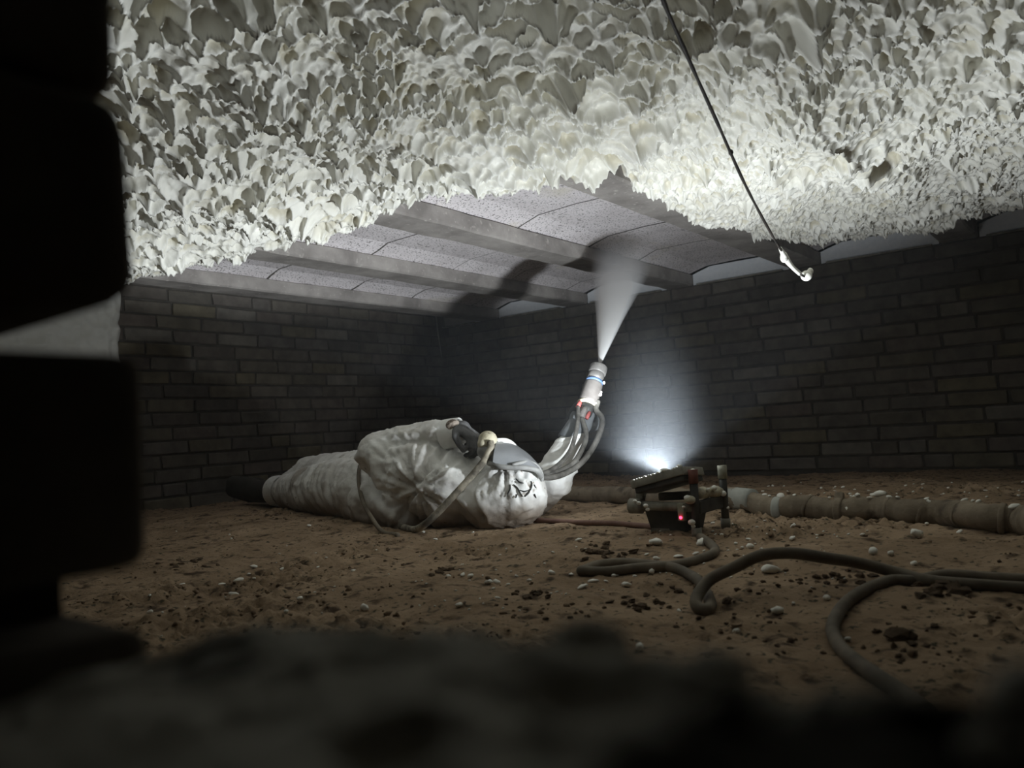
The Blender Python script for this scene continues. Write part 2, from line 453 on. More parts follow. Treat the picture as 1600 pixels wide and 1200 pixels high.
# ---- floor
def floor_h(x, y):
    x = np.atleast_1d(np.asarray(x, float)); y = np.atleast_1d(np.asarray(y, float))
    h = 0.012 * fbm(xy3(x, y, 2.1), 3, 5)
    h = h + 0.006 * fbm(xy3(x, y, 9.0), 3, 15)
    patch = sstep(0.05, 0.5, fbm(xy3(x, y, 3.1, 4.4), 2, 31))
    lump = np.abs(fbm(xy3(x, y, 34.0), 3, 21))
    h = h + (0.25 + patch) * (0.010 * (lump - 0.25))
    h = h + (0.4 + patch) * 0.0030 * fbm(xy3(x, y, 75.0), 3, 41)
    h = h - 0.045 * sstep(2.5, 3.6, x) - 0.01 * sstep(2.6, 3.3, y)
    # smooth trodden strip in front of the worker and the lamp
    return h

def at_floor(u, v, lift=0.0):
    z = 0.0
    for _ in range(4):
        p = on_z(u, v, z + lift); z = float(floor_h(p[0], p[1])[0])
    return p

STEP = 0.0057
gx = np.arange(0.12, WX + 0.05, STEP); gy = np.arange(-0.95, WY + 0.05, STEP)
GX, GY = np.meshgrid(gx, gy, indexing='ij')
fx, fy = GX.ravel(), GY.ravel()
fz = floor_h(fx, fy)
nx, ny = GX.shape
idx = np.arange(nx * ny).reshape(nx, ny)
quads = np.stack([idx[:-1, :-1].ravel(), idx[1:, :-1].ravel(), idx[1:, 1:].ravel(), idx[:-1, 1:].ravel()], 1)
floor = mesh_obj('floor', mesh_np('floor', np.stack([fx, fy, fz], 1), quads), M_soil)
tag(floor, 'brown sandy soil floor of the crawl space', kind='structure')

# ---- brick walls
def brick_mesh(name, size, seed, bevel=0.004):
    bm = bmesh.new(); bmesh.ops.create_cube(bm, size=1.0)
    for q in bm.verts: q.co = Vector((q.co.x * size[0], q.co.y * size[1], q.co.z * size[2]))
    bmesh.ops.bevel(bm, geom=list(bm.edges), offset=bevel, segments=1, affect='EDGES')
    r = random.Random(seed)
    for q in bm.verts:
        q.co += Vector((r.uniform(-1, 1) * 0.0015, r.uniform(-1, 1) * 0.003, r.uniform(-1, 1) * 0.002))
    me = bpy.data.meshes.new(name); bm.to_mesh(me); bm.free()
    me.materials.append(M_brick)
    return me
FULL = [brick_mesh('brick_full', (0.10, 0.211, 0.0530), s) for s in range(5)]
HALF = [brick_mesh('brick_half', (0.10, 0.101, 0.0530), 20 + s) for s in range(3)]

def brick_wall(wall, base, along, out, length, z0, courses, seed):
    """bricks laid along a direction; 'out' is the outward face normal"""
    r = random.Random(seed)
    rz = math.atan2(-out[1], -out[0])
    for c in range(courses):
        s = -r.choice((0.0, 0.055, 0.11, 0.165)) if c % 2 else -r.choice((0.02, 0.075, 0.13))
        while s < length:
            half = r.random() < 0.10
            L = 0.11 if half else 0.22
            mid = s + L / 2
            if 0.0 < mid < length:
                proud = r.uniform(-0.004, 0.004)
                o = bpy.data.objects.new('brick', r.choice(HALF if half else FULL))
                o.location = (base[0] + along[0] * mid - out[0] * (0.05 - proud), base[1] + along[1] * mid - out[1] * (0.05 - proud), z0 + c * 0.0625 + 0.03125)
                o.rotation_euler = (r.uniform(-0.008, 0.008), r.uniform(-0.006, 0.006), rz + (math.pi if r.random() < 0.5 else 0) + r.uniform(-0.006, 0.006))
                link(o, wall)
            s += L
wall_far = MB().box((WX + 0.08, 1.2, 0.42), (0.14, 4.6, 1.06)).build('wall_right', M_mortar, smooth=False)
tag(wall_far, 'long dark brick wall at the far right side', kind='structure')
brick_wall(wall_far, (WX, WY + 0.06), (0, -1), (-1, 0), 4.15, 0.908 - 15 * 0.0625, 15, 3)
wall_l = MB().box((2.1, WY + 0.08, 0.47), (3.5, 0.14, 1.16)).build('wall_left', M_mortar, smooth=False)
tag(wall_l, 'dark brick wall behind the lying worker', kind='structure')
brick_wall(wall_l, (WX + 0.03, WY), (-1, 0), (0, -1), 2.9, 0.97 - 16 * 0.0625, 16, 9)

# ---- ceiling: slab, beams, blocks, polystyrene end strips
ceil_ = MB().box((2.0, 1.3, 1.13), (4.2, 4.8, 0.04)).build('ceiling', M_block, smooth=False)
tag(ceil_, 'beam and block floor seen from below', kind='structure')

def profile_bar(name, prof, x0, x1, mat, parent, nxs=2, seed=0, jitter=0.0):
    """prof: list of (y, z) points, extruded along x"""
    V = []; Fc = []; n = len(prof)
    xs = np.linspace(x0, x1, nxs)
    for i, x in enumerate(xs):
        for (y, z) in prof: V.append((x, y, z))
    V = np.array(V)
    if jitter:
        V = V + jitter * np.stack([np.zeros(len(V)), fbm(V * 9 + seed, 3, 3), fbm(V * 9 + seed + 50, 3, 4)], 1)
    for i in range(nxs - 1):
        for k in range(n):
            k2 = (k + 1) % n
            Fc.append((i * n + k, i * n + k2, (i + 1) * n + k2, (i + 1) * n + k))
    Fc.append(tuple(range(n))); Fc.append(tuple((nxs - 1) * n + k for k in range(n))[::-1])
    return MB().add(V, Fc).build(name, mat, parent, smooth=False)

for i, yb in enumerate(BEAMS):
    z0 = ZB
    prof = [(yb - BW / 2, z0 + 0.006), (yb - BW / 2 + 0.008, z0), (yb + BW / 2 - 0.008, z0), (yb + BW / 2, z0 + 0.006),
            (yb + BW / 2, z0 + 0.055), (yb + BW / 2 - 0.03, z0 + 0.07), (yb + BW / 2 - 0.03, 1.112), (yb - BW / 2 + 0.03, 1.112), (yb - BW / 2 + 0.03, z0 + 0.07), (yb - BW / 2, z0 + 0.055)]
    profile_bar('beam', prof, 0.15, WX + 0.07, M_beam, ceil_, 60, i * 3.7, 0.0022)

def block(y0, y1, x0, x1, seed):
    """hollow floor block: arched underside, chipped ends"""
    r = random.Random(seed)
    ze = 0.966 + r.uniform(-0.0008, 0.0008); zm = ZBLK + r.uniform(-0.0006, 0.0006)
    ys = [y0, y0 + 0.03, y0 + 0.095, (y0 + y1) / 2, y1 - 0.095, y1 - 0.03, y1]
    zs = [ze, ze + 0.010, zm, zm + 0.004, zm, ze + 0.010, ze]
    V = []; Fc = []
    nn = 7
    offs = [[random.Random(int(xx * 1000) + 7 * k2).uniform(-0.008, 0.008) for k2 in range(7)] for xx in (x0, x1)]
    for i, x in enumerate((x0 + 0.0021, x0 + 0.006, x1 - 0.006, x1 - 0.0021)):
        lift = 0.0
        for k, (y, z) in enumerate(zip(ys, zs)):
            V.append((x + (offs[0] if i < 2 else offs[1])[k] * (1 if 0 < k < 6 else 0), y, z + lift))
    b0 = len(V)
    for x in (x0 + 0.002, x1 - 0.002):
        for y in (y0, y1): V.append((x, y, 1.105))
    for i in range(3):
        for k in range(nn - 1):
            Fc.append((i * nn + k, i * nn + k + 1, (i + 1) * nn + k + 1, (i + 1) * nn + k))
    Fc.append(tuple(range(nn)) + (b0 + 1, b0)); Fc.append(tuple(3 * nn + k for k in range(nn)) + (b0 + 3, b0 + 2))
    Fc.append((0, 7, 14, 21, b0 + 2, b0)); Fc.append((6, 13, 20, 27, b0 + 3, b0 + 1)); Fc.append((b0, b0 + 1, b0 + 3, b0 + 2))
    return MB().add(V, Fc).build('ceiling_block', M_block, ceil_, smooth=False)

for i in range(len(BEAMS) - 1):
    y0, y1 = BEAMS[i] + BW / 2 - 0.012, BEAMS[i + 1] - BW / 2 + 0.012
    x = 1.25 + 0.11 * ((i * 37) % 5) / 2.0 - 0.6
    while x < WX - 0.02:
        x1 = min(x + 0.42 + 0.06 * ((i * 13 + int(x * 10)) % 3), WX + 0.0)
        if WX - x1 < 0.12: x1 = WX
        block(y0, y1, x, x1, int(i * 100 + x * 10))
        if x1 < WX:
            jy = np.linspace(y0, y1, 7); jz = [0.966, 0.976, 0.995, 0.999, 0.995, 0.976, 0.966]
            jo = [random.Random(int(x1 * 1000) + 7 * k2).uniform(-0.008, 0.008) if 0 < k2 < 6 else 0 for k2 in range(7)]
            jys = [y0, y0 + 0.03, y0 + 0.095, (y0 + y1) / 2, y1 - 0.095, y1 - 0.03, y1]
            jv = []; jf = []
            for k2 in range(7):
                for dx in (-0.006, 0.006):
                    jv += [(x1 + jo[k2] + dx, jys[k2], jz[k2] + 0.0003), (x1 + jo[k2] + dx, jys[k2], 1.09)]
            for k2 in range(6):
                a_ = k2 * 4; b_ = a_ + 4
                jf += [(a_, a_ + 2, b_ + 2, b_), (a_ + 1, b_ + 1, b_ + 3, a_ + 3), (a_, b_, b_ + 1, a_ + 1), (a_ + 2, a_ + 3, b_ + 3, b_ + 2)]
            MB().add(jv, jf).build('crack_shade', M_mortar, ceil_, smooth=False)  # dark filler added to stand for the shade in the open cracks
        x = x1
    # white polystyrene strip closing the bay on top of the wall
    e0, e1 = BEAMS[i] + BW / 2 + 0.004, BEAMS[i + 1] - BW / 2 - 0.004
    prof = [(e0, ZB + 0.001), (e1, ZB + 0.001), (e1, 0.962), (e1 - 0.03, 0.972), (e1 - 0.095, 0.991), (e0 + 0.095, 0.991), (e0 + 0.03, 0.972), (e0, 0.962)]
    V = [(WX + 0.008, y, z) for y, z in prof] + [(WX + 0.06, y, z) for y, z in prof]
    n = len(prof)
    Fc = [tuple(range(n)), tuple(range(2 * n - 1, n - 1, -1))] + [(k, (k + 1) % n, n + (k + 1) % n, n + k) for k in range(n)]
    st = MB().add(V, Fc).build('polystyrene_strip', M_poly, ceil_, smooth=False)
    MB().box((WX + 0.01, (e0 + e1) / 2, ZB - 0.001), (0.05, e1 - e0 - 0.05, 0.006), bevel=0.0015).build('bearing_felt', M_lampgrey, ceil_, smooth=False)

# ---- near wall with the hole the photo is taken through
wall_f = MB().box((0.045, 0.76, 0.45), (0.07, 1.06, 1.2)).build('wall_front', M_brick_near, smooth=False)
tag(wall_f, 'near brick wall broken open, its brick ends dark and out of focus', kind='structure')

# ================================================================== SPRAYED FOAM
FOAM_Y = [-0.6, 0.15, 0.40, 0.62, 0.86, 1.00, 1.035, 1.05, 1.12, 1.17, 1.22, 1.35, 1.50, 1.62, 1.80, 1.95, 2.10, 2.25, 2.42, 2.6, 2.85, 3.05, 3.4]
FOAM_LX = [3.52, 3.405, 3.34, 3.341, 3.384, 3.262, 3.1, 1.651, 1.715, 1.716, 1.714, 1.626, 1.64, 1.644, 1.655, 1.789, 1.661, 1.711, 1.566, 1.628, 1.703, 1.387, 1.285]
FOAM_X = [1.72, 1.9, 2.1, 2.35, 2.6, 2.8, 3.0, 3.2, 3.4]
FOAM_EY = [0.943, 1.047, 1.136, 1.303, 1.085, 1.172, 1.044, 0.888, 0.936]
def build_foam(s=0.0032, raw=False):
    x = np.arange(0.30, 3.66, s); y = np.arange(-0.42, 3.36, s)
    X, Y = np.meshgrid(x, y, indexing='ij'); shp = X.shape
    X = X.ravel(); Y = Y.ravel()
    wob = 0.05 * fbm(xy3(X, Y, 5.0), 3, 77) + 0.018 * fbm(xy3(X, Y, 26.0), 2, 78)
    # limit of the sprayed area: up to x = 1.66 in every bay, and the right-hand bays up to the wall
    lim = np.interp(Y, FOAM_Y, FOAM_LX)
    c1 = lim - X + wob * 0.6
    cov = np.where(X > 1.72, np.minimum(c1, np.interp(X, FOAM_X, FOAM_EY) - Y + wob * 0.4), c1)
    keep = cov > -0.012
    # beams make the foam bulge down between the bays
    db = np.min(np.abs(Y[:, None] - np.array(BEAMS)[None, :]), axis=1)
    bay = np.floor((Y - BEAMS[0]) / 0.628)
    baser = _hash(bay.astype(np.int64), bay.astype(np.int64) * 0, bay.astype(np.int64) * 0, 5)
    t = sstep(-0.012, 0.075, cov)
    ball = np.sqrt(np.clip(1 - (1 - np.clip(cov / 0.07, 0, 1)) ** 2, 0, 1))
    thick = (0.045 + 0.055 * sstep(0.0, 0.30, cov)) + 0.030 * np.exp(-(db / 0.085) ** 2) + 0.03 * fbm(xy3(X, Y, 3.3), 3, 61) + 0.012 * (baser - 0.5)
    z = 1.03 - (0.035 + thick) * ball
    # cells
    n1 = fbm(xy3(X, Y, 9.0), 2, 91); n2 = fbm(xy3(X, Y, 9.0, 3.3), 2, 92)
    wx = X + 0.012 * n1 + 0.004 * fbm(xy3(X, Y, 38.0), 2, 93); wy = Y + 0.012 * n2 + 0.004 * fbm(xy3(X, Y, 38.0, 2.2), 2, 94)
    ang = 2.4 + 2.6 * fbm(xy3(X, Y, 1.3, 9.0), 2, 95)
    ln = 0.22
    lean = (ln * np.cos(ang), ln * np.sin(ang))
    dA, eA, rA, qA = worley(wx, wy, 0.044, 1, lean, f2=True)
    dB, eB, rB, qB = worley(wx + 3.3, wy, 0.027, 2, lean, f2=True)
    dC, eC, rC, qC = worley(wx, wy + 1.7, 0.017, 3, (lean[0] * 0.6, lean[1] * 0.6), f2=True)
    mixf = sstep(-0.35, 0.35, fbm(xy3(X, Y, 1.9, 5.0), 2, 96) + 0.75 * (sstep(0.55, 0.05, cov) - 0.35))
    amp = np.clip(1.0 + 0.75 * fbm(xy3(X, Y, 17.0, 4.0), 2, 97), 0.3, 1.7)
    def cells(d, e, s_): return s_ * (0.36 * np.clip(d + 0.12, 0, 1.3) ** 2 + 0.50 * np.exp(-e / 0.14) + 0.20 * np.clip(d + 0.1, 0, 1.2) ** 5)
    hA = cells(dA, eA, 0.043) * amp
    hB = cells(dB, eB, 0.033) * amp
    hC = cells(dC, eC, 0.013)
    cell = hA * (1 - mixf) + hB * (0.25 + 0.75 * mixf) + hC * (0.30 + 0.45 * mixf)
    dD, rD, qD = worley(wx + 0.7, wy + 0.2, 0.20, 8)
    hol = sstep(0.42, 0.08, dD) * sstep(0.5, 0.62, rD) * 0.035
    k = sstep(-0.01, 0.04, cov)
    drop = cell * k
    d2 = drop.reshape(shp).copy()
    d2[1:-1] = 0.16 * d2[:-2] + 0.68 * d2[1:-1] + 0.16 * d2[2:]
    d2[:, 1:-1] = 0.16 * d2[:, :-2] + 0.68 * d2[:, 1:-1] + 0.16 * d2[:, 2:]
    drop = d2.ravel() * 1.12
    z = z - drop + hol * k
    lx = np.cos(ang + 0.6) * 0.30; ly = np.sin(ang + 0.6) * 0.30
    Xo = X + lx * (drop - 0.02); Yo = Y + ly * (drop - 0.02)
    V = np.stack([Xo, Yo, np.minimum(z, 1.03)], 1)
    n0, n1_ = shp
    idx = np.arange(n0 * n1_).reshape(n0, n1_)
    q = np.stack([idx[:-1, :-1].ravel(), idx[:-1, 1:].ravel(), idx[1:, 1:].ravel(), idx[1:, :-1].ravel()], 1)
    # leave out what lies far behind the eye
    vis = keep & (X + 0.9 * Y > 0.55) & (Y > -0.42)
    q = q[vis[q].all(1)]
    if raw: return V[np.unique(q)]
    used = np.unique(q); remap = np.full(len(V), -1, np.int64); remap[used] = np.arange(len(used))
    me = mesh_np('spray_foam', V[used], remap[q])
    skin = np.clip((qA * (1 - mixf) + qB * mixf - 0.25) * 1.5, 0, 1) * sstep(0.08, 0.35, eA * (1 - mixf) + eB * mixf)  # skin tint plus shade of the bowls, kept off the ridges
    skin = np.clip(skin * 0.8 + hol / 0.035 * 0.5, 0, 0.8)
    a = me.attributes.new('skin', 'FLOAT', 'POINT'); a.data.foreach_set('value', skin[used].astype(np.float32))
    return me
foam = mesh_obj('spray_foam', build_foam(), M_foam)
tag(foam, 'cream sprayed insulation foam with rippled ridges covering the near ceiling', 'foam', kind='stuff')

# foam that ran down the left wall next to the unsprayed bricks
def wall_foam():
    s = 0.008
    x = np.arange(0.55, 1.70, s); zz = np.arange(0.50, 1.02, s)
    X, Z = np.meshgrid(x, zz, indexing='ij'); shp = X.shape; X = X.ravel(); Z = Z.ravel()
    cov = np.minimum(1.655 - X, Z - 0.52) + 0.03 * fbm(xy3(X, Z, 9.0), 3, 7)
    d, r_, q_ = worley(X, Z, 0.04, 4)
    t = np.sqrt(np.clip(cov / 0.05, 0, 1)) * 0.05 + np.clip(d, 0, 1.4) ** 1.6 * 0.02 * sstep(0, 0.03, cov)
    V = np.stack([X, WY + 0.012 - t, Z], 1)
    idx = np.arange(len(X)).reshape(shp)
    q = np.stack([idx[:-1, :-1].ravel(), idx[1:, :-1].ravel(), idx[1:, 1:].ravel(), idx[:-1, 1:].ravel()], 1)
    return mesh_np('wall_foam', V, q[(cov > -0.01)[q].all(1)])
wf = mesh_obj('wall_foam', wall_foam(), M_foam)
tag(wf, 'pale foam sprayed on the left brick wall, seen through the brick joint', 'foam', kind='stuff')

# ================================================================== NEAR WALL, broken sill
bpy.data.meshes.remove(wall_f.data)
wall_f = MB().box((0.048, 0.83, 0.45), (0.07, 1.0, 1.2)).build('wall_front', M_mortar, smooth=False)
tag(wall_f, 'near brick wall broken open, its brick ends dark and out of focus', kind='structure')
def near_brick(x0, x1, y0, y1, z0, z1, seed, bevel=0.005):
    bm = bmesh.new(); bmesh.ops.create_cube(bm, size=1.0)
    for q in bm.verts:
        q.co = Vector(((x0 + x1) / 2 + q.co.x * (x1 - x0), (y0 + y1) / 2 + q.co.y * (y1 - y0), (z0 + z1) / 2 + q.co.z * (z1 - z0)))
    bmesh.ops.bevel(bm, geom=list(bm.edges), offset=bevel, segments=3, affect='EDGES', profile=0.5)
    V = np.array([q.co[:] for q in bm.verts]); V = V + 0.0012 * np.stack([fbm(V * 60 + seed, 2, 1), fbm(V * 60 + seed, 2, 2), fbm(V * 60 + seed, 2, 3)], 1)
    bm.verts.index_update()
    Fc = [[q.index for q in f.verts] for f in bm.faces]; bm.free()
    return MB().add(V, Fc).build('brick', M_brick_near, wall_f)
courses = [(0.3395, 0.3905, 0.1910), (0.2850, 0.3365, 0.1845), (0.2216, 0.2738, 0.1855), (0.1580, 0.2083, 0.1865), (0.0955, 0.1465, 0.184), (0.033, 0.083, 0.186), (-0.03, 0.021, 0.188),
           (0.402, 0.453, 0.195), (0.4645, 0.515, 0.2), (0.527, 0.578, 0.19), (0.5895, 0.640, 0.195), (0.652, 0.703, 0.2), (0.7145, 0.765, 0.19), (0.777, 0.828, 0.195), (0.8395, 0.890, 0.2)]
for i, (z0, z1, y0) in enumerate(courses):
    L = 0.209 if i % 2 == 0 else 0.10
    y = y0
    for k in range(4):
        near_brick(0.0, 0.097, y, y + L, z0, z1, i * 7 + k, 0.009 if i == 1 and k == 0 else 0.006)
        y += L + 0.011; L = 0.209
joints = MB()
for zc, y0, hh in ((0.3380, 0.204, 0.006), (0.2150, 0.221, 0.014), (0.152, 0.20, 0.012), (0.09, 0.20, 0.013), (0.027, 0.20, 0.013), (0.396, 0.205, 0.012)):
    joints.box((0.047, y0 + 0.07, zc), (0.088, 0.14, hh))
joints.box((0.047, 0.37, 0.278), (0.085, 0.06, 0.012))
joints.build('bed_joint', M_mortar, wall_f, smooth=False)
# lower course under the hole and the broken mortar lying on it
for k in range(3):
    near_brick(0.0, 0.097, -0.44 + k * 0.221 - 0.03, -0.24 + k * 0.221 - 0.03, 0.1, 0.152, 300 + k)
SIL = [(60, 1120), (225, 1062), (290, 1022), (350, 986), (500, 984), (650, 992), (850, 1004), (920, 1020), (990, 1032), (1080, 1040), (1160, 1046), (1215, 1075), (1255, 1094), (1300, 1074), (1350, 1070), (1420, 1066), (1500, 1078), (1600, 1092)]
cr = np.array([on_x(u, v, 0.080) for u, v in SIL]); o_ = np.argsort(cr[:, 1]); cr = cr[o_]
def rubble_mesh():
    s = 0.0013
    x = np.arange(-0.06, 0.14, s); y = np.arange(-0.22, 0.215, s)
    X, Y = np.meshgrid(x, y, indexing='ij'); shp = X.shape; X = X.ravel(); Y = Y.ravel()
    top = np.interp(Y, cr[:, 1], cr[:, 2], left=cr[0, 2] - 0.003, right=cr[-1, 2])
    edge = X - 0.082 + 0.006 * fbm(xy3(X, Y, 30), 3, 3)
    z = top - 0.0035 * np.clip((0.075 - X) / 0.05, 0, 2) - np.clip(edge, 0, 1) * 2.6
    z = z + 0.0009 * fbm(xy3(X, Y, 90), 3, 5) + 0.0006 * fbm(xy3(X, Y, 320), 2, 6)
    pit, r_, q_ = worley(X + 0.002 * fbm(xy3(X, Y, 120), 2, 9), Y, 0.022, 12)
    z = z - 0.006 * sstep(0.36, 0.12, pit) * sstep(0.5, 0.6, q_) * sstep(0.078, 0.066, X)
    z = np.maximum(z, 0.02)
    V = np.stack([X, Y, z], 1)
    idx = np.arange(len(X)).reshape(shp)
    q = np.stack([idx[:-1, :-1].ravel(), idx[1:, :-1].ravel(), idx[1:, 1:].ravel(), idx[:-1, 1:].ravel()], 1)
    return mesh_np('mortar_rubble', V, q)
mesh_obj('mortar_rubble', rubble_mesh(), M_rubble, wall_f)
def lump(name, c, r, sq, mat, parent, seed, noise=0.25, sub=3, ns=120):
    return MB().ball(c, r, sq, sub, noise, ns / 60.0 / r / 1.0 * r, seed).build(name, mat, parent)
lump('mortar_lump', at(920, 1020, 0.115), 0.0068, (1.0, 1.0, 0.75), M_rubble, wall_f, 4)
lump('mortar_lump', at(1120, 1050, 0.10), 0.0035, (1.2, 1.2, 0.7), M_rubble, wall_f, 5)
lump('mortar_lump', at(400, 1000, 0.135), 0.004, (1.3, 1.3, 0.7), M_rubble, wall_f, 6)
tag(lump('foam_lump', at(1612, 1108, 0.066), 0.0036, (1, 1, 1.1), M_crumb, None, 8, 0.2), 'pale foam lump on the broken sill at the right edge, out of focus', 'foam lump')
tag(lump('foam_lump', at(1545, 1172, 0.064), 0.0026, (1.3, 1.2, 0.8), M_crumb, None, 9, 0.2), 'small pale foam lump below the larger one on the broken sill', 'foam lump')
tag(lump('foam_lump', at(135, 1178, 0.125), 0.0072, (1, 1, 1.0), M_rubble, None, 10, 0.15), 'round grey lump at the foot of the dark near brick stack', 'foam lump')

# ================================================================== HANGING WIRE with foam drops
wire = empty('hanging_wire', at(1035, 0, 1.02))
def rel(root, p): return np.array(p, float) - np.array(root.location)
wp = [at(1026, -40, 0.98), at(1038, 5, 1.02), at(1075, 90, 1.14), at(1120, 190, 1.32), at(1165, 290, 1.52), at(1205, 365, 1.68), at(1228, 402, 1.78), at(1245, 424, 1.84), at(1258, 433, 1.88)]
MB().tube([rel(wire, p) for p in wp], lambda t: 0.0030 + 0.0006 * math.sin(37 * t) * math.sin(90 * t) - 0.0004 * t, 10, True, 6).build('wire_core', M_wire, wire)
for i, (u, v, d, r, sq) in enumerate(((1110, 168, 1.28, 0.0045, (1, 1, 1.2)), (1142, 238, 1.42, 0.0042, (1, 1, 1.3)))):
    MB().ball(rel(wire, at(u, v, d)), r, sq, 2, 0.3, 2.0 / r * r, i).build('wire_knot', M_wire, wire)
fd = MB()
fd.tube([rel(wire, at(1219, 388, 1.745)), rel(wire, at(1228, 404, 1.78)), rel(wire, at(1238, 417, 1.82)), rel(wire, at(1250, 428, 1.86))], [0.004, 0.0075, 0.005, 0.005], 10, True, 4)
fd.ball(rel(wire, at(1225, 402, 1.775)), 0.010, (0.9, 0.9, 1.3), 2, 0.3, 2, 3)
fd.build('foam_drip', M_crumb, wire)
fd = MB(); fd.ball(rel(wire, at(1260, 431, 1.885)), 0.0125, (1, 1, 0.95), 3, 0.35, 2, 5); fd.ball(rel(wire, at(1266, 424, 1.89)), 0.0085, (1, 1, 1.2), 2, 0.3, 2, 6)
fd.build('foam_drip', M_crumb, wire)
tag(wire, 'thin black wire hanging from the foam, its tip clotted with white foam', 'wire')
# thin thread in the far corner
th = MB().tube([at(679, 468, 4.80), at(681, 490, 4.82), at(685, 525, 4.84), at(690, 558, 4.86)], 0.004, 6, True, 4).build('hanging_thread', M_tape)
tag(th, 'thin pale thread hanging in the far dark corner', 'thread')

# ================================================================== FLOODLIGHT
lamp = empty('work_light', (1.545, 0.745, float(floor_h(1.545, 0.745)[0])))
LR = lambda p: rel(lamp, p)
ln_ = Vector(PANEL_N); lx_ = Vector((1, 0, 0)); LM = frame_mat(ln_, lx_)     # columns: x across, y along, z out of the face
c0 = LAMP_C
def lp(x, y, z): return np.array(c0) + np.array(LM @ Vector((x, y, z)))
HX, HY = 0.044, 0.058
pan = MB().box(LR(lp(0, 0, -0.017)), (2 * HX, 2 * HY, 0.014), LM, 0.003)
pan.build('panel_back', M_lampdark, lamp)
rim = MB()
for sx in (-1, 1): rim.box(LR(lp(sx * HX, 0, -0.004)), (0.008, 2 * HY + 0.008, 0.017), LM, 0.002)
for sy in (-1, 1): rim.box(LR(lp(0, sy * HY, -0.004)), (2 * HX, 0.008, 0.017), LM, 0.002)
rim.build('panel_rim', M_lampgrey, lamp)
MB().box(LR(lp(0, 0, -0.0085)), (0.06, 0.10, 0.003), LM).build('led_panel', M_led, lamp)
cr_ = MB(); rr = random.Random(4)
for k in range(16):
    cr_.ball(LR(lp(-HX - 0.002, -HY + 2 * HY * (k + rr.random()) / 16, 0.005)), rr.uniform(0.0015, 0.0035), (1, 1.4, 0.7), 1, 0.2, 2, k)
cr_.ball(LR(lp(-HX, -0.020, 0.007)), 0.006, (1, 1.5, 0.7), 2, 0.3, 2, 1); cr_.ball(LR(lp(-HX, -0.055, 0.007)), 0.005, (1, 1.5, 0.7), 2, 0.3, 2, 2)
for k in range(0):
    cr_.ball(LR(lp(HX, -0.002 + (HY) * (k + rr.random()) / 26, 0.007 + rr.uniform(0, 0.008))), rr.uniform(0.003, 0.006), (0.7, 1, 1.2), 1, 0.3, 2, k)
tag(cr_.build('foam_crust', M_crumb, lamp), kind='stuff')
# battery housing (tapers towards the floor)
def taper_box(mb, c, s0, s1, h):
    x0, y0 = s0[0] / 2, s0[1] / 2; x1, y1 = s1[0] / 2, s1[1] / 2
    V = [(c[0] + a * x0, c[1] + b * y0, c[2]) for a, b in ((-1, -1), (1, -1), (1, 1), (-1, 1))] + [(c[0] + a * x1, c[1] + b * y1, c[2] + h) for a, b in ((-1, -1), (1, -1), (1, 1), (-1, 1))]
    mb.add(V, [(3, 2, 1, 0), (4, 5, 6, 7), (0, 1, 5, 4), (1, 2, 6, 5), (2, 3, 7, 6), (3, 0, 4, 7)])
hb = MB(); taper_box(hb, LR((1.542, 0.765, 0.0)), (0.085, 0.070), (0.10, 0.098), 0.062)
hb.build('battery_housing', M_lampdark, lamp, smooth=False)
MB().box(LR((1.50, 0.782, 0.034)), (0.006, 0.045, 0.052), Matrix.Rotation(0.05, 3, 'X'), 0.002).build('side_plate', M_lampgrey, lamp)
MB().tube([LR((1.487, 0.828, 0.070)), LR((1.487, 0.70, 0.066))], 0.0095, 14).build('handle_tube', M_lampgrey, lamp)
MB().tube([LR((1.54, 0.80, 0.082)), LR((1.54, 0.69, 0.088))], 0.009, 14).build('handle_tube', M_lampgrey, lamp)
hg = MB(); hg.tube([LR((1.484, 0.842, 0.068)), LR((1.484, 0.815, 0.068))], 0.016, 16)
hg.box(LR((1.50, 0.825, 0.088)), (0.012, 0.02, 0.045), Matrix.Rotation(0.3, 3, 'X'), 0.003)
hg.build('hinge', M_lampgrey, lamp)
for k, (u, v, r) in enumerate(((992, 783, 0.0055), (998, 786, 0.004), (1009, 790, 0.006), (1012, 796, 0.004), (1078, 781, 0.011), (1074, 778, 0.006), (1068, 792, 0.0035), (1081, 816, 0.006), (1084, 822, 0.005))):
    MB().ball(LR(at(u, v, 1.585 if u > 1060 else 1.60)), r, (1, 1.2, 0.9), 2, 0.35, 2, k).build('foam_clot', M_crust if k == 4 else M_crumb, lamp)
MB().box(LR((1.479, 0.722, 0.058)), (0.012, 0.014, 0.036), None, 0.002).build('switch_box', M_capgrey, lamp)
MB().ball(LR((1.4715, 0.722, 0.0475)), 0.0032, (0.6, 1, 1), 2).build('red_indicator', M_redled, lamp)
def post(x, y, h, capm, lbl):
    z = float(floor_h(x, y)[0]) - 0.003
    o = MB().tube([LR((x, y, z)), LR((x, y - 0.001, z + h))], 0.0083, 16).build('post', M_lampdark, lamp)
    MB().tube([LR((x, y - 0.001, z + h - 0.028)), LR((x, y - 0.001, z + h))], 0.0098, 16).build('post_cap', capm, o)
    MB().tube([LR((x, y, z)), LR((x, y, z + 0.022))], 0.0102, 16).build('post_foot', M_lampgrey, o)
    return o
post(1.486, 0.696, 0.139, M_redcap, '')
post(1.607, 0.685, 0.134, M_capgrey, '')
MB().ball(LR((1.486, 0.695, 0.142)), 0.0045, (1.3, 1, 0.6), 2, 0.3, 2, 1).build('foam_clot', M_crumb, lamp)
MB().box(LR((1.548, 0.690, 0.066)), (0.115, 0.012, 0.026), None, 0.002).build('cross_bar', M_lampdark, lamp)
MB().tube([LR((1.50, 0.692, 0.094)), LR((1.60, 0.688, 0.088))], lambda t: 0.0105 + 0.003 * math.sin(11 * t), 14, True, 5).build('rolled_strap', M_crust, lamp)
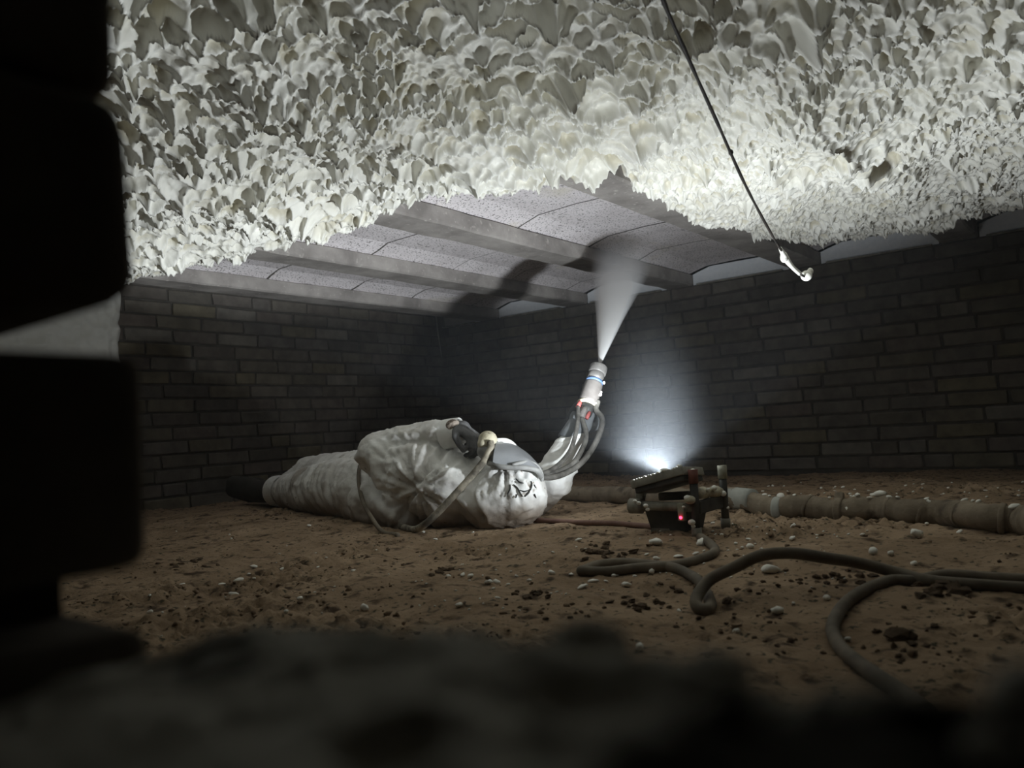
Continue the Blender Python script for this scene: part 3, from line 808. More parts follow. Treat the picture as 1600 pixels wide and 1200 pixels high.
for k, (x, z, r) in enumerate(((1.515, 0.10, 0.007), (1.545, 0.10, 0.006), (1.590, 0.084, 0.007), (1.607, 0.052, 0.004))):
    MB().ball(LR((x, 0.678, z)), r, (1.2, 0.8, 0.8), 2, 0.35, 2, k + 20).build('foam_clot', M_crumb, lamp)
tag(lamp, 'dusty floodlight tipped face-up on the soil between two short posts', 'work light')
spo.parent = None

# ================================================================== BIG WRAPPED HOSE along the floor
hosepts_px = [(1640, 822), (1600, 815), (1540, 808), (1480, 803), (1420, 799), (1370, 796), (1313, 793), (1260, 789), (1210, 786), (1160, 783), (1100, 780), (1030, 776), (960, 773), (900, 770), (850, 769)]
HR = 0.0265
hp = []
for u, v in hosepts_px:
    p = at_floor(u, v + 2, HR * 0.85); hp.append(np.array([p[0], p[1], float(floor_h(p[0], p[1])[0]) + HR * 0.95]))
# behind the worker and on to the boots
for x, y in ((2.20, 1.66), (2.24, 2.05), (2.22, 2.45), (2.10, 2.80), (1.98, 2.95)):
    hp.append(np.array([x, y, float(floor_h(x, y)[0]) + HR * 0.82]))
HP = catmull(hp, 14)
def hose_skin():
    V, Fc = tube_arrays(HP, lambda t: HR * (1 + 0.05 * math.sin(t * 190) * math.sin(t * 61) + 0.03 * math.sin(t * 410)), 22, True)
    V = np.array(V); c = np.repeat(HP, 22, axis=0)
    d = (V - c); V = c + d * (1 + 0.10 * fbm(V * 26, 3, 9) + 0.05 * np.abs(fbm(V * 60, 2, 19)))[:, None]
    return MB().add(V, Fc)
wh = hose_skin().build('wrapped_hose', M_hose)
tag(wh, 'thick dusty wrapped hose lying along the floor behind the floodlight', 'hose')
def hose_at(t):
    i = int(t * (len(HP) - 2)); return HP[i], HP[i + 1] - HP[i]
def near_u(u):
    best = min(range(len(HP) - 1), key=lambda i: abs((800 + F * (R.T @ (HP[i] - CAM))[0] / (R.T @ (HP[i] - CAM))[2]) - u) if i < 14 * 15 else 1e9)
    return HP[best], HP[best + 1] - HP[best]
for k, (u, w, s, m) in enumerate(((1313, 0.016, 1.22, M_hose), (1218, 0.020, 1.12, M_tape), (1160, 0.07, 1.06, M_tape), (1440, 0.008, 1.12, M_hose), (1395, 0.008, 1.10, M_hose), (1510, 0.010, 1.12, M_hose), (1566, 0.010, 1.12, M_hose), (1262, 0.008, 1.10, M_hose))):
    p, d = near_u(u); d = d / np.linalg.norm(d)
    tl = np.array([d[0], d[1], d[2] + (0.35 if k > 2 and k % 2 else 0.0)]) ; tl /= np.linalg.norm(tl)
    mb = MB(); mb.tube([p - tl * w / 2, p - tl * w / 4, p + tl * w / 4, p + tl * w / 2], [HR * s * 0.98, HR * s, HR * s * 1.01, HR * s * 0.97], 22, True)
    mb.build('tape_band', m, wh)
p, d = near_u(1313)
MB().box(p + np.array([0, 0, HR * 1.2]), (0.014, 0.02, 0.02), Matrix.Rotation(0.5, 3, 'Y'), 0.003).build('strap_knot', M_hose, wh)
for k, (u, r, dz) in enumerate(((1220, 0.011, -0.2), (1213, 0.008, -0.7), (1226, 0.007, 0.3), (1318, 0.007, 0.2))):
    p, d = near_u(u)
    MB().ball(p + np.array([-0.016, -0.012, HR * dz]), r, (1, 1, 1.3), 2, 0.4, 2, k).build('foam_clot', M_crumb, wh)

# ================================================================== CABLES
def floor_path(pts, r):
    out = []
    for q in pts:
        u, v = q[0], q[1]; lift = q[2] if len(q) > 2 else 0.0
        p = at_floor(u, v, lift + r); out.append(np.array([p[0], p[1], float(floor_h(p[0], p[1])[0]) + r * 0.85 + lift]))
    return out
CR = 0.0082
cp = floor_path([(1094, 838), (1106, 846), (1117, 856), (1112, 866), (1085, 874), (1050, 880), (1000, 886), (950, 891), (922, 893), (908, 889), (914, 884), (935, 880), (975, 878), (1010, 880)], CR)
cp += floor_path([(1050, 884), (1075, 893), (1091, 906), (1103, 924), (1110, 940), (1105, 951), (1094, 950), (1087, 941, 0.004), (1091, 927, 0.012), (1110, 910, 0.022), (1145, 889, 0.035), (1190, 872, 0.045), (1240, 866, 0.046), (1290, 868, 0.036), (1340, 878, 0.018), (1400, 893, 0.002), (1450, 904), (1520, 912), (1600, 916), (1660, 919)], CR)
c1 = MB().tube(cp, CR, 14, True, 8).build('power_cable', M_cable)
tag(c1, 'dusty black cable looping before the floodlight, then arching up and off to the right', 'cable')
cp3 = floor_path([(1660, 903), (1600, 902), (1540, 898), (1480, 896), (1430, 899), (1390, 906), (1350, 921), (1320, 943), (1303, 970), (1302, 990), (1315, 1012), (1340, 1033), (1370, 1055), (1410, 1080), (1450, 1110)], CR * 0.95)
c3 = MB().tube(cp3, CR * 0.95, 14, True, 8).build('power_cable', M_cable)
tag(c3, 'dusty cable curving towards the broken sill at lower right', 'cable')
cp4 = floor_path([(838, 812), (870, 814), (910, 815), (950, 817), (990, 820), (1020, 823), (1034, 826)], 0.0065)
c4 = MB().tube(cp4, 0.0065, 12, True, 6).build('power_cable', M_redcable)
tag(c4, "red-brown cable lying between the worker's head and the floodlight", 'cable')
cp5 = floor_path([(1060, 842), (1040, 841), (1020, 842), (985, 846)], 0.004)

# ================================================================== WORKER
P = MB()
def cap_(a, ra, b, rb): P.add(*capsule(a, ra, b, rb))
def ell(c, r, M=None):
    bm = bmesh.new(); bmesh.ops.create_uvsphere(bm, u_segments=24, v_segments=16, radius=1.0)
    M = M or Matrix.Identity(3)
    V = [np.array(M @ Vector((q.co.x * r[0], q.co.y * r[1], q.co.z * r[2]))) + np.array(c) for q in bm.verts]
    bm.verts.index_update()
    P.add(V, [[q.index for q in f.verts] for f in bm.faces]); bm.free()
axis = Vector((0.17, 1.0, 0.0)).normalized()          # head to feet along the floor
BM_ = frame_mat(Vector((0, 0, 1)), Vector((axis.y, -axis.x, 0)))   # x across the body, y along it, z up
HEAD = at(797, 775, 2.02)
ell(HEAD, (0.094, 0.106, 0.089), BM_)
ell(at(775, 785, 2.03), (0.10, 0.10, 0.080), BM_)
cap_(at(755, 785, 2.06), 0.070, at(710, 775, 2.16), 0.092)
cap_(at(748, 742, 2.10), 0.040, at(700, 740, 2.16), 0.08)
sh = at(706, 768, 2.09); el_ = at(594, 712, 2.26); wr = at(716, 676, 2.12)
cap_(sh, 0.090, at(655, 742, 2.16), 0.092); cap_(at(655, 742, 2.16), 0.092, el_, 0.070)
cap_(el_, 0.068, at(650, 690, 2.20), 0.052); cap_(at(650, 690, 2.20), 0.052, wr, 0.036)
cap_(at(722, 770, 2.20), 0.118, at(640, 772, 2.32), 0.128)
cap_(at(640, 772, 2.32), 0.128, at(580, 770, 2.44), 0.115)
cap_(at(690, 735, 2.22), 0.085, at(620, 725, 2.35), 0.095)
cap_(at(585, 785, 2.32), 0.085, at(640, 800, 2.18), 0.075)
# legs
cap_(at(575, 768, 2.44), 0.105, at(520, 765, 2.62), 0.100); cap_(at(520, 765, 2.62), 0.100, at(475, 768, 2.80), 0.080)
cap_(at(475, 768, 2.80), 0.078, at(441, 768, 2.95), 0.056)
cap_(at(575, 750, 2.58), 0.10, at(487, 742, 2.92), 0.070); cap_(at(487, 742, 2.92), 0.065, at(445, 765, 3.12), 0.05)
# right arm, raised with the gun
rs = at(812, 775, 2.24); re_ = at(866, 752, 2.16); rw = at(897, 678, 2.22)
cap_(at(740, 770, 2.26), 0.10, rs, 0.082); cap_(rs, 0.078, re_, 0.055); cap_(re_, 0.052, at(880, 718, 2.19), 0.048); cap_(at(880, 718, 2.19), 0.047, rw, 0.034)
cap_(at(872, 750, 2.15), 0.040, at(884, 735, 2.15), 0.022)
me = remeshed('person', P, 0.0060, 5)
V = get_co(me); N = get_no(me)
# cloth: folds that run round each limb, a pucker at the armpit, gathers round the hood
cam_xy = lambda Q: (R.T @ (Q - CAM).T).T
Q = cam_xy(V); U = 800 + F * Q[:, 0] / Q[:, 2]; W_ = 600 + F * Q[:, 1] / Q[:, 2]
s_ax = V @ np.array([axis.x, axis.y, 0.0]); across = V @ np.array([axis.y, -axis.x, 0.0])
def ridged(p, seed, o=2): return 1 - np.abs(fbm(p, o, seed)) * 1.6
hd = np.linalg.norm((V - HEAD) / np.array([1, 1, 1]), axis=1)
is_head = sstep(0.135, 0.10, hd)
leg = sstep(2.30, 2.45, Q[:, 2]) * (U < 590)
arm_r = sstep(0.0, 0.03, np.minimum((U - 852) / 1000.0, 0.05)) * (Q[:, 2] > 2.06)
tors = np.clip(1 - is_head - leg - arm_r, 0, 1)
fold = np.zeros(len(V))
pl = np.stack([s_ax * 26 + 1.2 * vnoise(V * 6, 3), across * 5, V[:, 2] * 7], 1)
fold += leg * (0.0070 * ridged(pl, 41) + 0.0045 * ridged(pl * 2.1 + 9, 42))
puck = at(655, 762, 2.06)
dp = V - puck; rp = np.linalg.norm(dp, axis=1)
e1 = np.array(R[:, 0]); e2 = -np.array(R[:, 1])
th_ = np.arctan2(dp @ e2, dp @ e1)
pr = np.stack([np.cos(th_) * 3.4, np.sin(th_) * 3.4, rp * 5.0], 1)
fold += tors * sstep(0.0, 0.03, rp) * sstep(0.26, 0.08, rp) * (0.0105 * ridged(pr, 51) + 0.004 * ridged(pr * 2.2, 52))
fold += tors * 0.0022 * ridged(V * 34, 63)
fold += tors * 0.0085 * ridged(np.stack([s_ax * 9, across * 9, V[:, 2] * 9], 1) + 0.6 * np.stack([vnoise(V * 7, 5), vnoise(V * 7, 6), vnoise(V * 7, 7)], 1), 61)
fold -= tors * 0.020 * np.exp(-(rp / 0.022) ** 2)
dh = V - at(790, 728, 1.96); thh = np.arctan2(dh @ e2, dh @ e1)
ph = np.stack([np.cos(thh) * 5, np.sin(thh) * 5, np.linalg.norm(dh, axis=1) * 5], 1)
fold += is_head * (0.0050 * ridged(ph, 71) * sstep(0.16, 0.04, np.linalg.norm(dh, axis=1)) + 0.0035 * ridged(V * 26, 72) + 0.0018 * ridged(V * 60, 73))
pa = np.stack([V[:, 2] * 26 + vnoise(V * 8, 13), s_ax * 10, across * 10], 1)
fold += arm_r * (0.0065 * ridged(pa, 81) + 0.003 * ridged(pa * 2, 82))
front = sstep(-0.05, 0.25, -(N @ R[:, 2]))
def crease(pts, w, depth, side=0.0):
    pts = catmull([np.array([a, b, 0.0]) for a, b in pts], 6)[:, :2]
    best = np.full(len(U), 1e9)
    for a, b in zip(pts[:-1], pts[1:]):
        ab = b - a; t = np.clip(((U - a[0]) * ab[0] + (W_ - a[1]) * ab[1]) / (ab @ ab + 1e-9), 0, 1)
        best = np.minimum(best, np.hypot(U - a[0] - t * ab[0], W_ - a[1] - t * ab[1]))
    return front * (-depth * np.exp(-(best / w) ** 2) + side * np.exp(-((best - 2.0 * w) / w) ** 2))
fold += crease([(592, 712), (604, 697), (622, 691), (650, 690), (685, 691), (715, 697), (742, 708)], 6.5, 0.016, 0.003)
fold += crease([(563, 726), (572, 742), (584, 762), (597, 782), (612, 800)], 6.0, 0.012, 0.003)
fold += crease([(764, 730), (747, 741), (737, 757), (734, 775), (740, 795), (752, 812)], 5.0, 0.014, 0.004)
fold += crease([(712, 786), (722, 798), (732, 812), (740, 822)], 7.0, 0.014)
for pl_, w_, d_ in (([(655, 755), (640, 735), (632, 712)], 4.5, 0.006), ([(662, 752), (664, 730), (672, 706)], 4.5, 0.006), ([(668, 755), (683, 735), (690, 712)], 4.5, 0.006),
                    ([(668, 762), (695, 760), (722, 766)], 4.0, 0.007), ([(665, 768), (690, 780), (712, 786)], 4.5, 0.007), ([(656, 772), (668, 792), (672, 815)], 4.5, 0.006), ([(648, 770), (630, 785), (606, 792)], 4.0, 0.006),
                    ([(645, 764), (620, 768), (596, 766)], 4.0, 0.006), ([(646, 757), (620, 745), (598, 742)], 4.5, 0.005), ([(640, 775), (628, 800), (620, 818)], 4.5, 0.005),
                    ([(790, 735), (788, 752), (780, 775)], 3.0, 0.004), ([(803, 735), (806, 755), (812, 780)], 3.0, 0.004), ([(778, 735), (768, 750), (760, 768)], 3.0, 0.004), ([(818, 738), (826, 755), (834, 775)], 3.0, 0.004), ([(832, 745), (843, 765), (848, 785)], 3.0, 0.003),
                    ([(800, 818), (818, 806), (832, 800)], 3.0, 0.005), ([(610, 668), (622, 680), (630, 690)], 3.5, 0.004), ([(587, 690), (600, 700), (612, 716)], 4.0, 0.005), ([(700, 660), (702, 675), (696, 690)], 3.0, 0.004)):
    fold += crease(pl_, w_, d_, d_ * 0.4)
fold += 0.0008 * fbm(V * 90, 2, 99)
V2 = V + N * (fold - 0.006)[:, None]
fl = floor_h(V2[:, 0], V2[:, 1]) - 0.004
V2[:, 2] = np.maximum(V2[:, 2], fl)
set_co(me, V2)
# mud on the side that has been dragged over the soil
mud = sstep(0.10, 0.015, V2[:, 2] - fl + 0.03 * fbm(V2 * 11, 3, 7)) * 0.85
mud = np.maximum(mud, sstep(0.25, 0.75, fbm(V2 * 8, 3, 17)) * (0.25 + 0.45 * leg))
mud = np.maximum(mud, leg * (0.16 + 0.2 * fbm(V2 * 14, 2, 27)))
scr = sstep(0.05, 0.018, np.abs(fbm(V2 * 17, 2, 37))) * sstep(0.06, 0.035, np.linalg.norm(V2 - at(818, 765, 1.93), axis=1)) * 0.85
mud = np.clip(np.maximum(mud, scr), 0, 0.95)
a_ = me.attributes.new('mud', 'FLOAT', 'POINT'); a_.data.foreach_set('value', mud.astype(np.float32))
worker = mesh_obj('person', me, M_suit)
tag(worker, 'person in a muddy white hooded coverall lying on their back, spraying overhead', 'person')

# dried dark streaks on the crown of the hood
PU = 800 + F * ((V2 - CAM) @ R)[:, 0] / ((V2 - CAM) @ R)[:, 2]; PW = 600 + F * ((V2 - CAM) @ R)[:, 1] / ((V2 - CAM) @ R)[:, 2]; PD = ((V2 - CAM) @ R)[:, 2]
def on_body(u, v):
    d = np.hypot(PU - u, PW - v); k = np.where(d < 5.0)[0]
    return at(u, v, np.percentile(PD[k], 8) - 0.0022)
for st in ([(797, 757), (797, 764), (794, 770), (793, 776)], [(802, 757), (808, 762), (812, 769), (817, 776)], [(812, 766), (819, 768), (826, 766)], [(830, 752), (831, 758), (829, 766)],
           [(834, 757), (837, 762)], [(835, 772), (838, 779)], [(806, 748), (811, 753), (818, 755)], [(820, 776), (826, 770), (829, 764)], [(808, 772), (806, 778)]):
    MB().tube([on_body(u, v) for u, v in st], [0.0014, 0.0020, 0.0010], 6, True, 3).build('dried_streak', M_blackrub, worker)

# mask: visor dome, rim, regulator
def patch_dome(name, c, r, M, th0, th1, ph0, ph1, mat, thick=0.004):
    V = []; Fc = []; n = 18; m = 14
    for side in (0, 1):
        for i in range(n + 1):
            a = th0 + (th1 - th0) * i / n
            for k in range(m + 1):
                b = ph0 + (ph1 - ph0) * k / m
                q = Vector((math.sin(b) * math.cos(a), math.sin(b) * math.sin(a), math.cos(b)))
                q = Vector((q.x * (r[0] - side * thick), q.y * (r[1] - side * thick), q.z * (r[2] - side * thick)))
                V.append(np.array(M @ q) + np.array(c))
    w = m + 1; off = (n + 1) * w
    for i in range(n):
        for k in range(m):
            Fc.append((i * w + k, (i + 1) * w + k, (i + 1) * w + k + 1, i * w + k + 1))
            Fc.append((off + i * w + k, off + i * w + k + 1, off + (i + 1) * w + k + 1, off + (i + 1) * w + k))
    for i in range(n):
        for k in (0, m):
            Fc.append((i * w + k, off + i * w + k, off + (i + 1) * w + k, (i + 1) * w + k))
    for k in range(m):
        for i in (0, n):
            Fc.append((i * w + k, i * w + k + 1, off + i * w + k + 1, off + i * w + k))
    return MB().add(V, Fc).build(name, mat)
mask = MB()
mk = MB()
# lens: a curved trough over the face, highest at the chin end
prof_px = [((770, 722), (783, 727), (800, 729), (818, 730), (836, 733)), ((772, 706), (788, 708), (806, 712), (824, 717), (842, 730)), ((776, 691), (792, 694), (810, 702), (828, 715), (846, 735)), ((784, 687), (800, 691), (812, 699), (828, 711), (848, 733))]
dep = (1.945, 1.965, 2.02, 2.09)
Vl = []; Fl = []
rows = []
for row, d in zip(prof_px, dep): rows.append(catmull([at(u, v, d) for u, v in row], 5))
rows = np.array(rows); cols = np.array([catmull(rows[:, j], 5) for j in range(rows.shape[1])])   # cols[j][i]
nj, ni = cols.shape[:2]
cen = at(805, 745, 2.04)
for s in (0, 1):
    for j in range(nj):
        for i in range(ni):
            p = cols[j, i]; Vl.append(p + (cen - p) * (0.06 * s))
for j in range(nj - 1):
    for i in range(ni - 1):
        Fl.append((j * ni + i, (j + 1) * ni + i, (j + 1) * ni + i + 1, j * ni + i + 1))
        o2 = nj * ni
        Fl.append((o2 + j * ni + i, o2 + j * ni + i + 1, o2 + (j + 1) * ni + i + 1, o2 + (j + 1) * ni + i))
visor = MB().add(Vl, Fl).build('visor', M_visor, worker)
rimp = [at(764, 724, 1.965), at(780, 729, 1.94), at(800, 731, 1.935), at(820, 731, 1.94), at(838, 735, 1.955), at(846, 745, 1.97)]
MB().tube(rimp, 0.0065, 10, True, 5).build('visor_rim', M_maskrim, visor)
MB().tube([at(800, 727, 1.94), at(822, 722, 1.96), at(838, 727, 1.98), at(846, 740, 1.98), at(847, 752, 1.98)], 0.005, 10, True, 5).build('mask_strap', M_maskrim, worker)
MB().tube([at(776, 689, 2.02), at(790, 689, 2.045), at(800, 694, 2.07), at(806, 702, 2.09)], 0.0075, 10, True, 5).build('hood_edge', M_suit, worker)
ms = MB(); ms.add(*capsule(at(758, 705, 2.01), 0.022, at(782, 722, 1.99), 0.026)); ms.add(*capsule(at(775, 700, 2.03), 0.024, at(800, 722, 2.02), 0.03))
mask_o = mesh_obj('face_mask', remeshed('face_mask', ms, 0.005, 3), M_maskrim, worker)
rg = MB(); rg.ball(at(762, 687, 2.02), 0.0255, (1, 1, 0.95), 3, 0.12, 3, 4)
rg.add(*capsule(at(757, 694, 2.01), 0.019, at(756, 707, 2.01), 0.013)); rg.ball(at(756, 706, 2.005), 0.013, (1, 1, 1), 2, 0.3, 2, 8)
mesh_obj('regulator', remeshed('regulator', rg, 0.0035, 1), M_crust, worker)

# left glove: a bent hand resting on the regulator; five fingers
def hand(name, wrist, palm_c, x_dir, y_dir, scale, curls, mat, parent, voxel=0.0035, thumb_side=1):
    """y_dir wrist->knuckles, x_dir across the knuckles, fingers curl towards -z"""
    y = Vector(y_dir).normalized(); x = Vector(x_dir); x = (x - y * x.dot(y)).normalized(); z = x.cross(y)
    w = lambda a, b, c: np.array(palm_c) + np.array(x * a + y * b + z * c) * scale
    mb = MB()
    mb.add(*capsule(wrist, 0.030 * scale, w(0, -0.03, 0), 0.029 * scale))
    for a in (-0.028, -0.010, 0.010, 0.026): mb.add(*capsule(w(a * 0.6, -0.04, 0), 0.017 * scale, w(a, 0.032, 0.0), 0.0145 * scale))
    for k, (a, L, rad) in enumerate(((-0.031, 0.072, 0.0095), (-0.010, 0.082, 0.0102), (0.011, 0.077, 0.0098), (0.031, 0.060, 0.0086))):
        p = w(a, 0.036, 0.0); ang = 0.15
        segs = [0.46, 0.31, 0.23]
        pr_ = rad * scale
        for sI, fr in enumerate(segs):
            ang += curls[k] * (0.7, 1.0, 0.7)[sI]
            q = p + np.array(y * math.cos(ang) - z * math.sin(ang) + x * (a * 1.2 if sI == 0 else 0)) * L * fr * scale
            mb.add(*capsule(p, pr_, q, pr_ * 0.92)); p = q; pr_ *= 0.92
    s = thumb_side
    t0 = w(0.03 * s, -0.025, -0.004); t1 = w(0.055 * s, 0.005, -0.016); t2 = w(0.052 * s, 0.032, -0.030); t3 = w(0.042 * s, 0.05, -0.040)
    mb.add(*capsule(t0, 0.0155 * scale, t1, 0.0125 * scale)); mb.add(*capsule(t1, 0.0125 * scale, t2, 0.0105 * scale)); mb.add(*capsule(t2, 0.0105 * scale, t3, 0.0092 * scale))
    me = remeshed(name, mb, voxel, 2)
    return mesh_obj(name, me, mat, parent)
lg = hand('glove', at(716, 672, 2.12), at(731, 677, 2.095), at(740, 692, 2.02) - at(740, 660, 2.2), at(752, 692, 2.05) - at(722, 668, 2.10), 0.80, (1.0, 0.95, 0.95, 1.05), M_glove, worker, thumb_side=1)
tag(lg, 'dark grey glove on the chest')
pp = [at(706, 662, 2.09), at(716, 666, 2.072), at(713, 680, 2.075), at(704, 672, 2.09)]
MB().ball(at(708, 667, 2.105), 0.022, (1, 1, 0.9), 3, 0.1, 3, 5).build('glove_patch', M_gloveprint, worker)
cfm = MB(); cfm.tube([at(694, 679, 2.135), at(706, 677, 2.125), at(719, 676, 2.118)], [0.040, 0.0405, 0.041], 20, False); cfm.tube([at(719, 676, 2.118), at(706, 677, 2.125)], [0.0375, 0.037], 20, False)
cfm.build('sleeve_cuff', M_suit, worker)

# ---- boots
for k, (a, b, c) in enumerate(((at(440, 768, 2.97), at(394, 768, 3.06), at(366, 764, 3.10)), (at(446, 768, 3.12), at(405, 768, 3.2), at(384, 764, 3.24)))):
    mb = MB(); mb.add(*capsule(a, 0.046, b, 0.042)); mb.add(*capsule(b, 0.044, c, 0.034)); mb.add(*capsule(b + np.array([0, 0, 0.015]), 0.04, c + np.array([0.0, 0.0, 0.022]), 0.030))
    me = remeshed('boot', mb, 0.006, 3); Vb = get_co(me); Vb[:, 2] = np.maximum(Vb[:, 2], floor_h(Vb[:, 0], Vb[:, 1]) - 0.003); set_co(me, Vb)
    mesh_obj('boot', me, M_boot, worker)
cuffc = [at(446, 767, 2.93), at(436, 767, 2.97), at(431, 767, 2.985)]
mb = MB(); mb.tube(cuffc, [0.058, 0.0585, 0.057], 24, False); mb.tube([cuffc[2], cuffc[1]], [0.055, 0.053], 24, False); mb.build('trouser_cuff', M_suit, worker)

# ---- right glove holding the gun
GB = at(913, 648, 2.235); GT = at(938, 566, 2.31)          # butt and nozzle tip of the gun
gd = (GT - GB); GL = np.linalg.norm(gd); gd /= GL
gx_ = np.array(R[:, 0]) - gd * np.dot(R[:, 0], gd); gx_ /= np.linalg.norm(gx_)
gback = np.cross(gx_, gd)                                   # away from / towards the eye
if gback.dot(R[:, 2]) < 0: gback = -gback
rh = hand('glove', at(897, 680, 2.225), at(908, 655, 2.255), gx_, np.array(gd) * 1.0 + 0.10 * gx_, 0.88, (0.95, 0.9, 0.9, 1.0), M_cuff, worker, thumb_side=1)
tag(rh, 'pale grey glove gripping the spray gun')
MB().tube([at(889, 690, 2.215), at(897, 677, 2.222), at(904, 664, 2.23)], [0.036, 0.0345, 0.032], 20, True).build('glove_cuff', M_cuff, worker)

# ================================================================== SPRAY GUN
gun = empty('spray_gun', GB)
G = lambda a, x=0.0, b=0.0: GB + gd * a + gx_ * x + gback * b - np.array(gun.location)
body = MB().tube([G(0.035), G(0.045), G(0.10), G(0.108)], [0.026, 0.0275, 0.0265, 0.024], 24).build('gun_body', M_gunbody, gun)
MB().tube([G(0.105), G(0.113)], [0.0255, 0.0255], 24).build('blue_ring', M_blue, gun)
MB().tube([G(0.112), G(0.135), G(0.137)], [0.0235, 0.0235, 0.0225], 24).build('air_collar', M_metal, gun)
MB().tube([G(0.137), G(0.139), G(0.160), G(0.164)], [0.0245, 0.0260, 0.0260, 0.023], 24).build('nozzle_cap', M_metal, gun)
MB().tube([G(0.162), G(0.170)], [0.006, 0.0035], 12).build('nozzle_tip', M_gunbody, gun)
MB().tube([G(0.0), G(0.034)], [0.020, 0.024], 20).build('gun_block', M_blackrub, gun)
MB().tube([G(0.028, -0.022, 0.01), G(0.01, -0.030, 0.03), G(-0.035, -0.036, 0.045)], [0.015, 0.017, 0.016], 14, True, 4).build('gun_handle', M_blackrub, gun)
fcm = MB(); _v, _f = tube_arrays([G(0.029), G(0.031), G(0.035), G(0.038), G(0.040)], [0.0265, 0.0285, 0.029, 0.0285, 0.0268], 28)
_v = np.array(_v); _c = G(0.035); _v = _c + (_v - _c) * (1 + 0.09 * fbm(_v * 160, 3, 2))[:, None]
fcm.add(_v, _f); fcm.build('foam_collar', M_crust, gun)
rr = random.Random(9)
for k in range(11):
    MB().ball(G(0.02 + rr.uniform(0, 0.10), 0.025 + rr.uniform(-0.002, 0.003), -0.004 + rr.uniform(-0.010, 0.006)), rr.uniform(0.0018, 0.0055), (1, 1, rr.uniform(0.9, 1.8)), 2, 0.45, 2, k).build('foam_clot', M_crumb, gun)
MB().tube([G(0.03, -0.021, -0.012), G(0.008, -0.023, -0.014)], 0.0065, 12).build('red_fitting', M_red, gun)
MB().tube([G(0.005, 0.012, -0.015), G(-0.018, 0.010, -0.018)], 0.0055, 12).build('red_fitting', M_red, gun)
MB().tube([G(0.012, -0.004, -0.018), G(-0.022, -0.004, -0.022)], 0.0095, 12).build('hose_coupling', M_gunbody, gun)
gl = lambda pts: [np.array(p) - np.array(gun.location) for p in pts]
hA = gl([GB + gd * 0.012 + gx_ * -0.023 - gback * 0.014, at(903, 655, 2.19), at(899, 680, 2.15), at(890, 706, 2.11), at(873, 726, 2.07), at(858, 736, 2.04), at(846, 741, 2.03), at(838, 752, 2.10)])
hB = gl([GB + gd * -0.02 - gback * 0.022 + gx_ * -0.004, at(916, 680, 2.17), at(909, 703, 2.13), at(895, 724, 2.09), at(874, 736, 2.06), at(856, 741, 2.04), at(846, 744, 2.03), at(838, 756, 2.10)])
hC = gl([GB + gd * 0.05 + gx_ * 0.026 - gback * 0.006, GB + gd * 0.02 + gx_ * 0.028 - gback * 0.012, at(941, 655, 2.20), at(936, 680, 2.17), at(921, 708, 2.13), at(903, 728, 2.09), at(880, 741, 2.05), at(862, 746, 2.03), at(846, 747, 2.02), at(836, 758, 2.09)])
MB().tube(hA, 0.0062, 12, True, 8).build('gun_hose', M_gunhose, gun)
MB().tube(hB, 0.0070, 12, True, 8).build('gun_hose', M_gunhose, gun)
MB().tube(hC, 0.0078, 12, True, 8).build('gun_hose', M_gunhose, gun)
tag(gun, 'foam-caked spray gun with three grey hoses held up by the worker', 'spray gun')

# ================================================================== AIR HOSE of the mask
ah = [at(766, 690, 1.992), at(767, 700, 1.985), at(758, 717, 1.965), at(742, 738, 1.945), at(715, 768, 1.93), at(688, 797, 1.93), at(664, 819, 1.935)]
for u, v, dp in ((648, 827, 0.0), (628, 826, 0.05), (605, 822, 0.12)):
    p = at_floor(u, v, 0.008); p = p + R[:, 2] * dp; ah.append(np.array([p[0], p[1], float(floor_h(p[0], p[1])[0]) + 0.007]))
o = MB().tube(ah, 0.0088, 14, True, 8).build('air_hose', M_airhose)
tag(o, "mottled breathing hose crossing the worker's chest down to the soil", 'hose')

sl = [at(566, 716, 2.42), at(561, 735, 2.345), at(561, 757, 2.285), at(567, 783, 2.19), at(580, 808, 2.09)]
for u, v in ((598, 829), (622, 836)):
    p = at_floor(u, v, 0.006); sl.append(np.array([p[0], p[1], float(floor_h(p[0], p[1])[0]) + 0.004]))
o = MB().tube(sl, 0.0058, 12, True, 8).build('waist_hose', M_cable)
tag(o, "thin dark hose looped around the worker's waist down to the soil", 'hose')

# ================================================================== SPRAY CONE
SA = GB + gd * 0.170
S_end = on_z(976, 384, 0.975)
sd = S_end - SA; SL = np.linalg.norm(sd); sd /= SL
mb = MB(); mb.tube([(0, 0, 0.0), (0, 0, 0.02), (0, 0, SL * 0.35), (0, 0, SL * 0.7), (0, 0, SL)], [0.004, 0.0065, 0.05, 0.105, 0.155], 32)
spray_m = bpy.data.materials.new('spray_droplets'); spray_m.use_nodes = True
nt = spray_m.node_tree; n = nt.nodes; l = nt.links
n.remove(n['Principled BSDF'])
tc = n.new('ShaderNodeTexCoord'); sx = n.new('ShaderNodeSeparateXYZ'); l.new(tc.outputs['Object'], sx.inputs[0])
def mth(op, a, b=None):
    m = n.new('ShaderNodeMath'); m.operation = op
    for i, q in enumerate((a, b)):
        if q is None: continue
        if isinstance(q, (int, float)): m.inputs[i].default_value = q
        else: l.new(q, m.inputs[i])
    return m.outputs[0]
rad = mth('SQRT', mth('ADD', mth('MULTIPLY', sx.outputs['X'], sx.outputs['X']), mth('MULTIPLY', sx.outputs['Y'], sx.outputs['Y'])))
zc_ = sx.outputs['Z']
lim_ = mth('ADD', mth('MULTIPLY', zc_, 0.15), 0.004)
q_ = mth('DIVIDE', rad, lim_)
soft = n.new('ShaderNodeMapRange'); soft.interpolation_type = 'SMOOTHSTEP'
soft.inputs['From Min'].default_value = 1.0; soft.inputs['From Max'].default_value = 0.35; l.new(q_, soft.inputs['Value'])
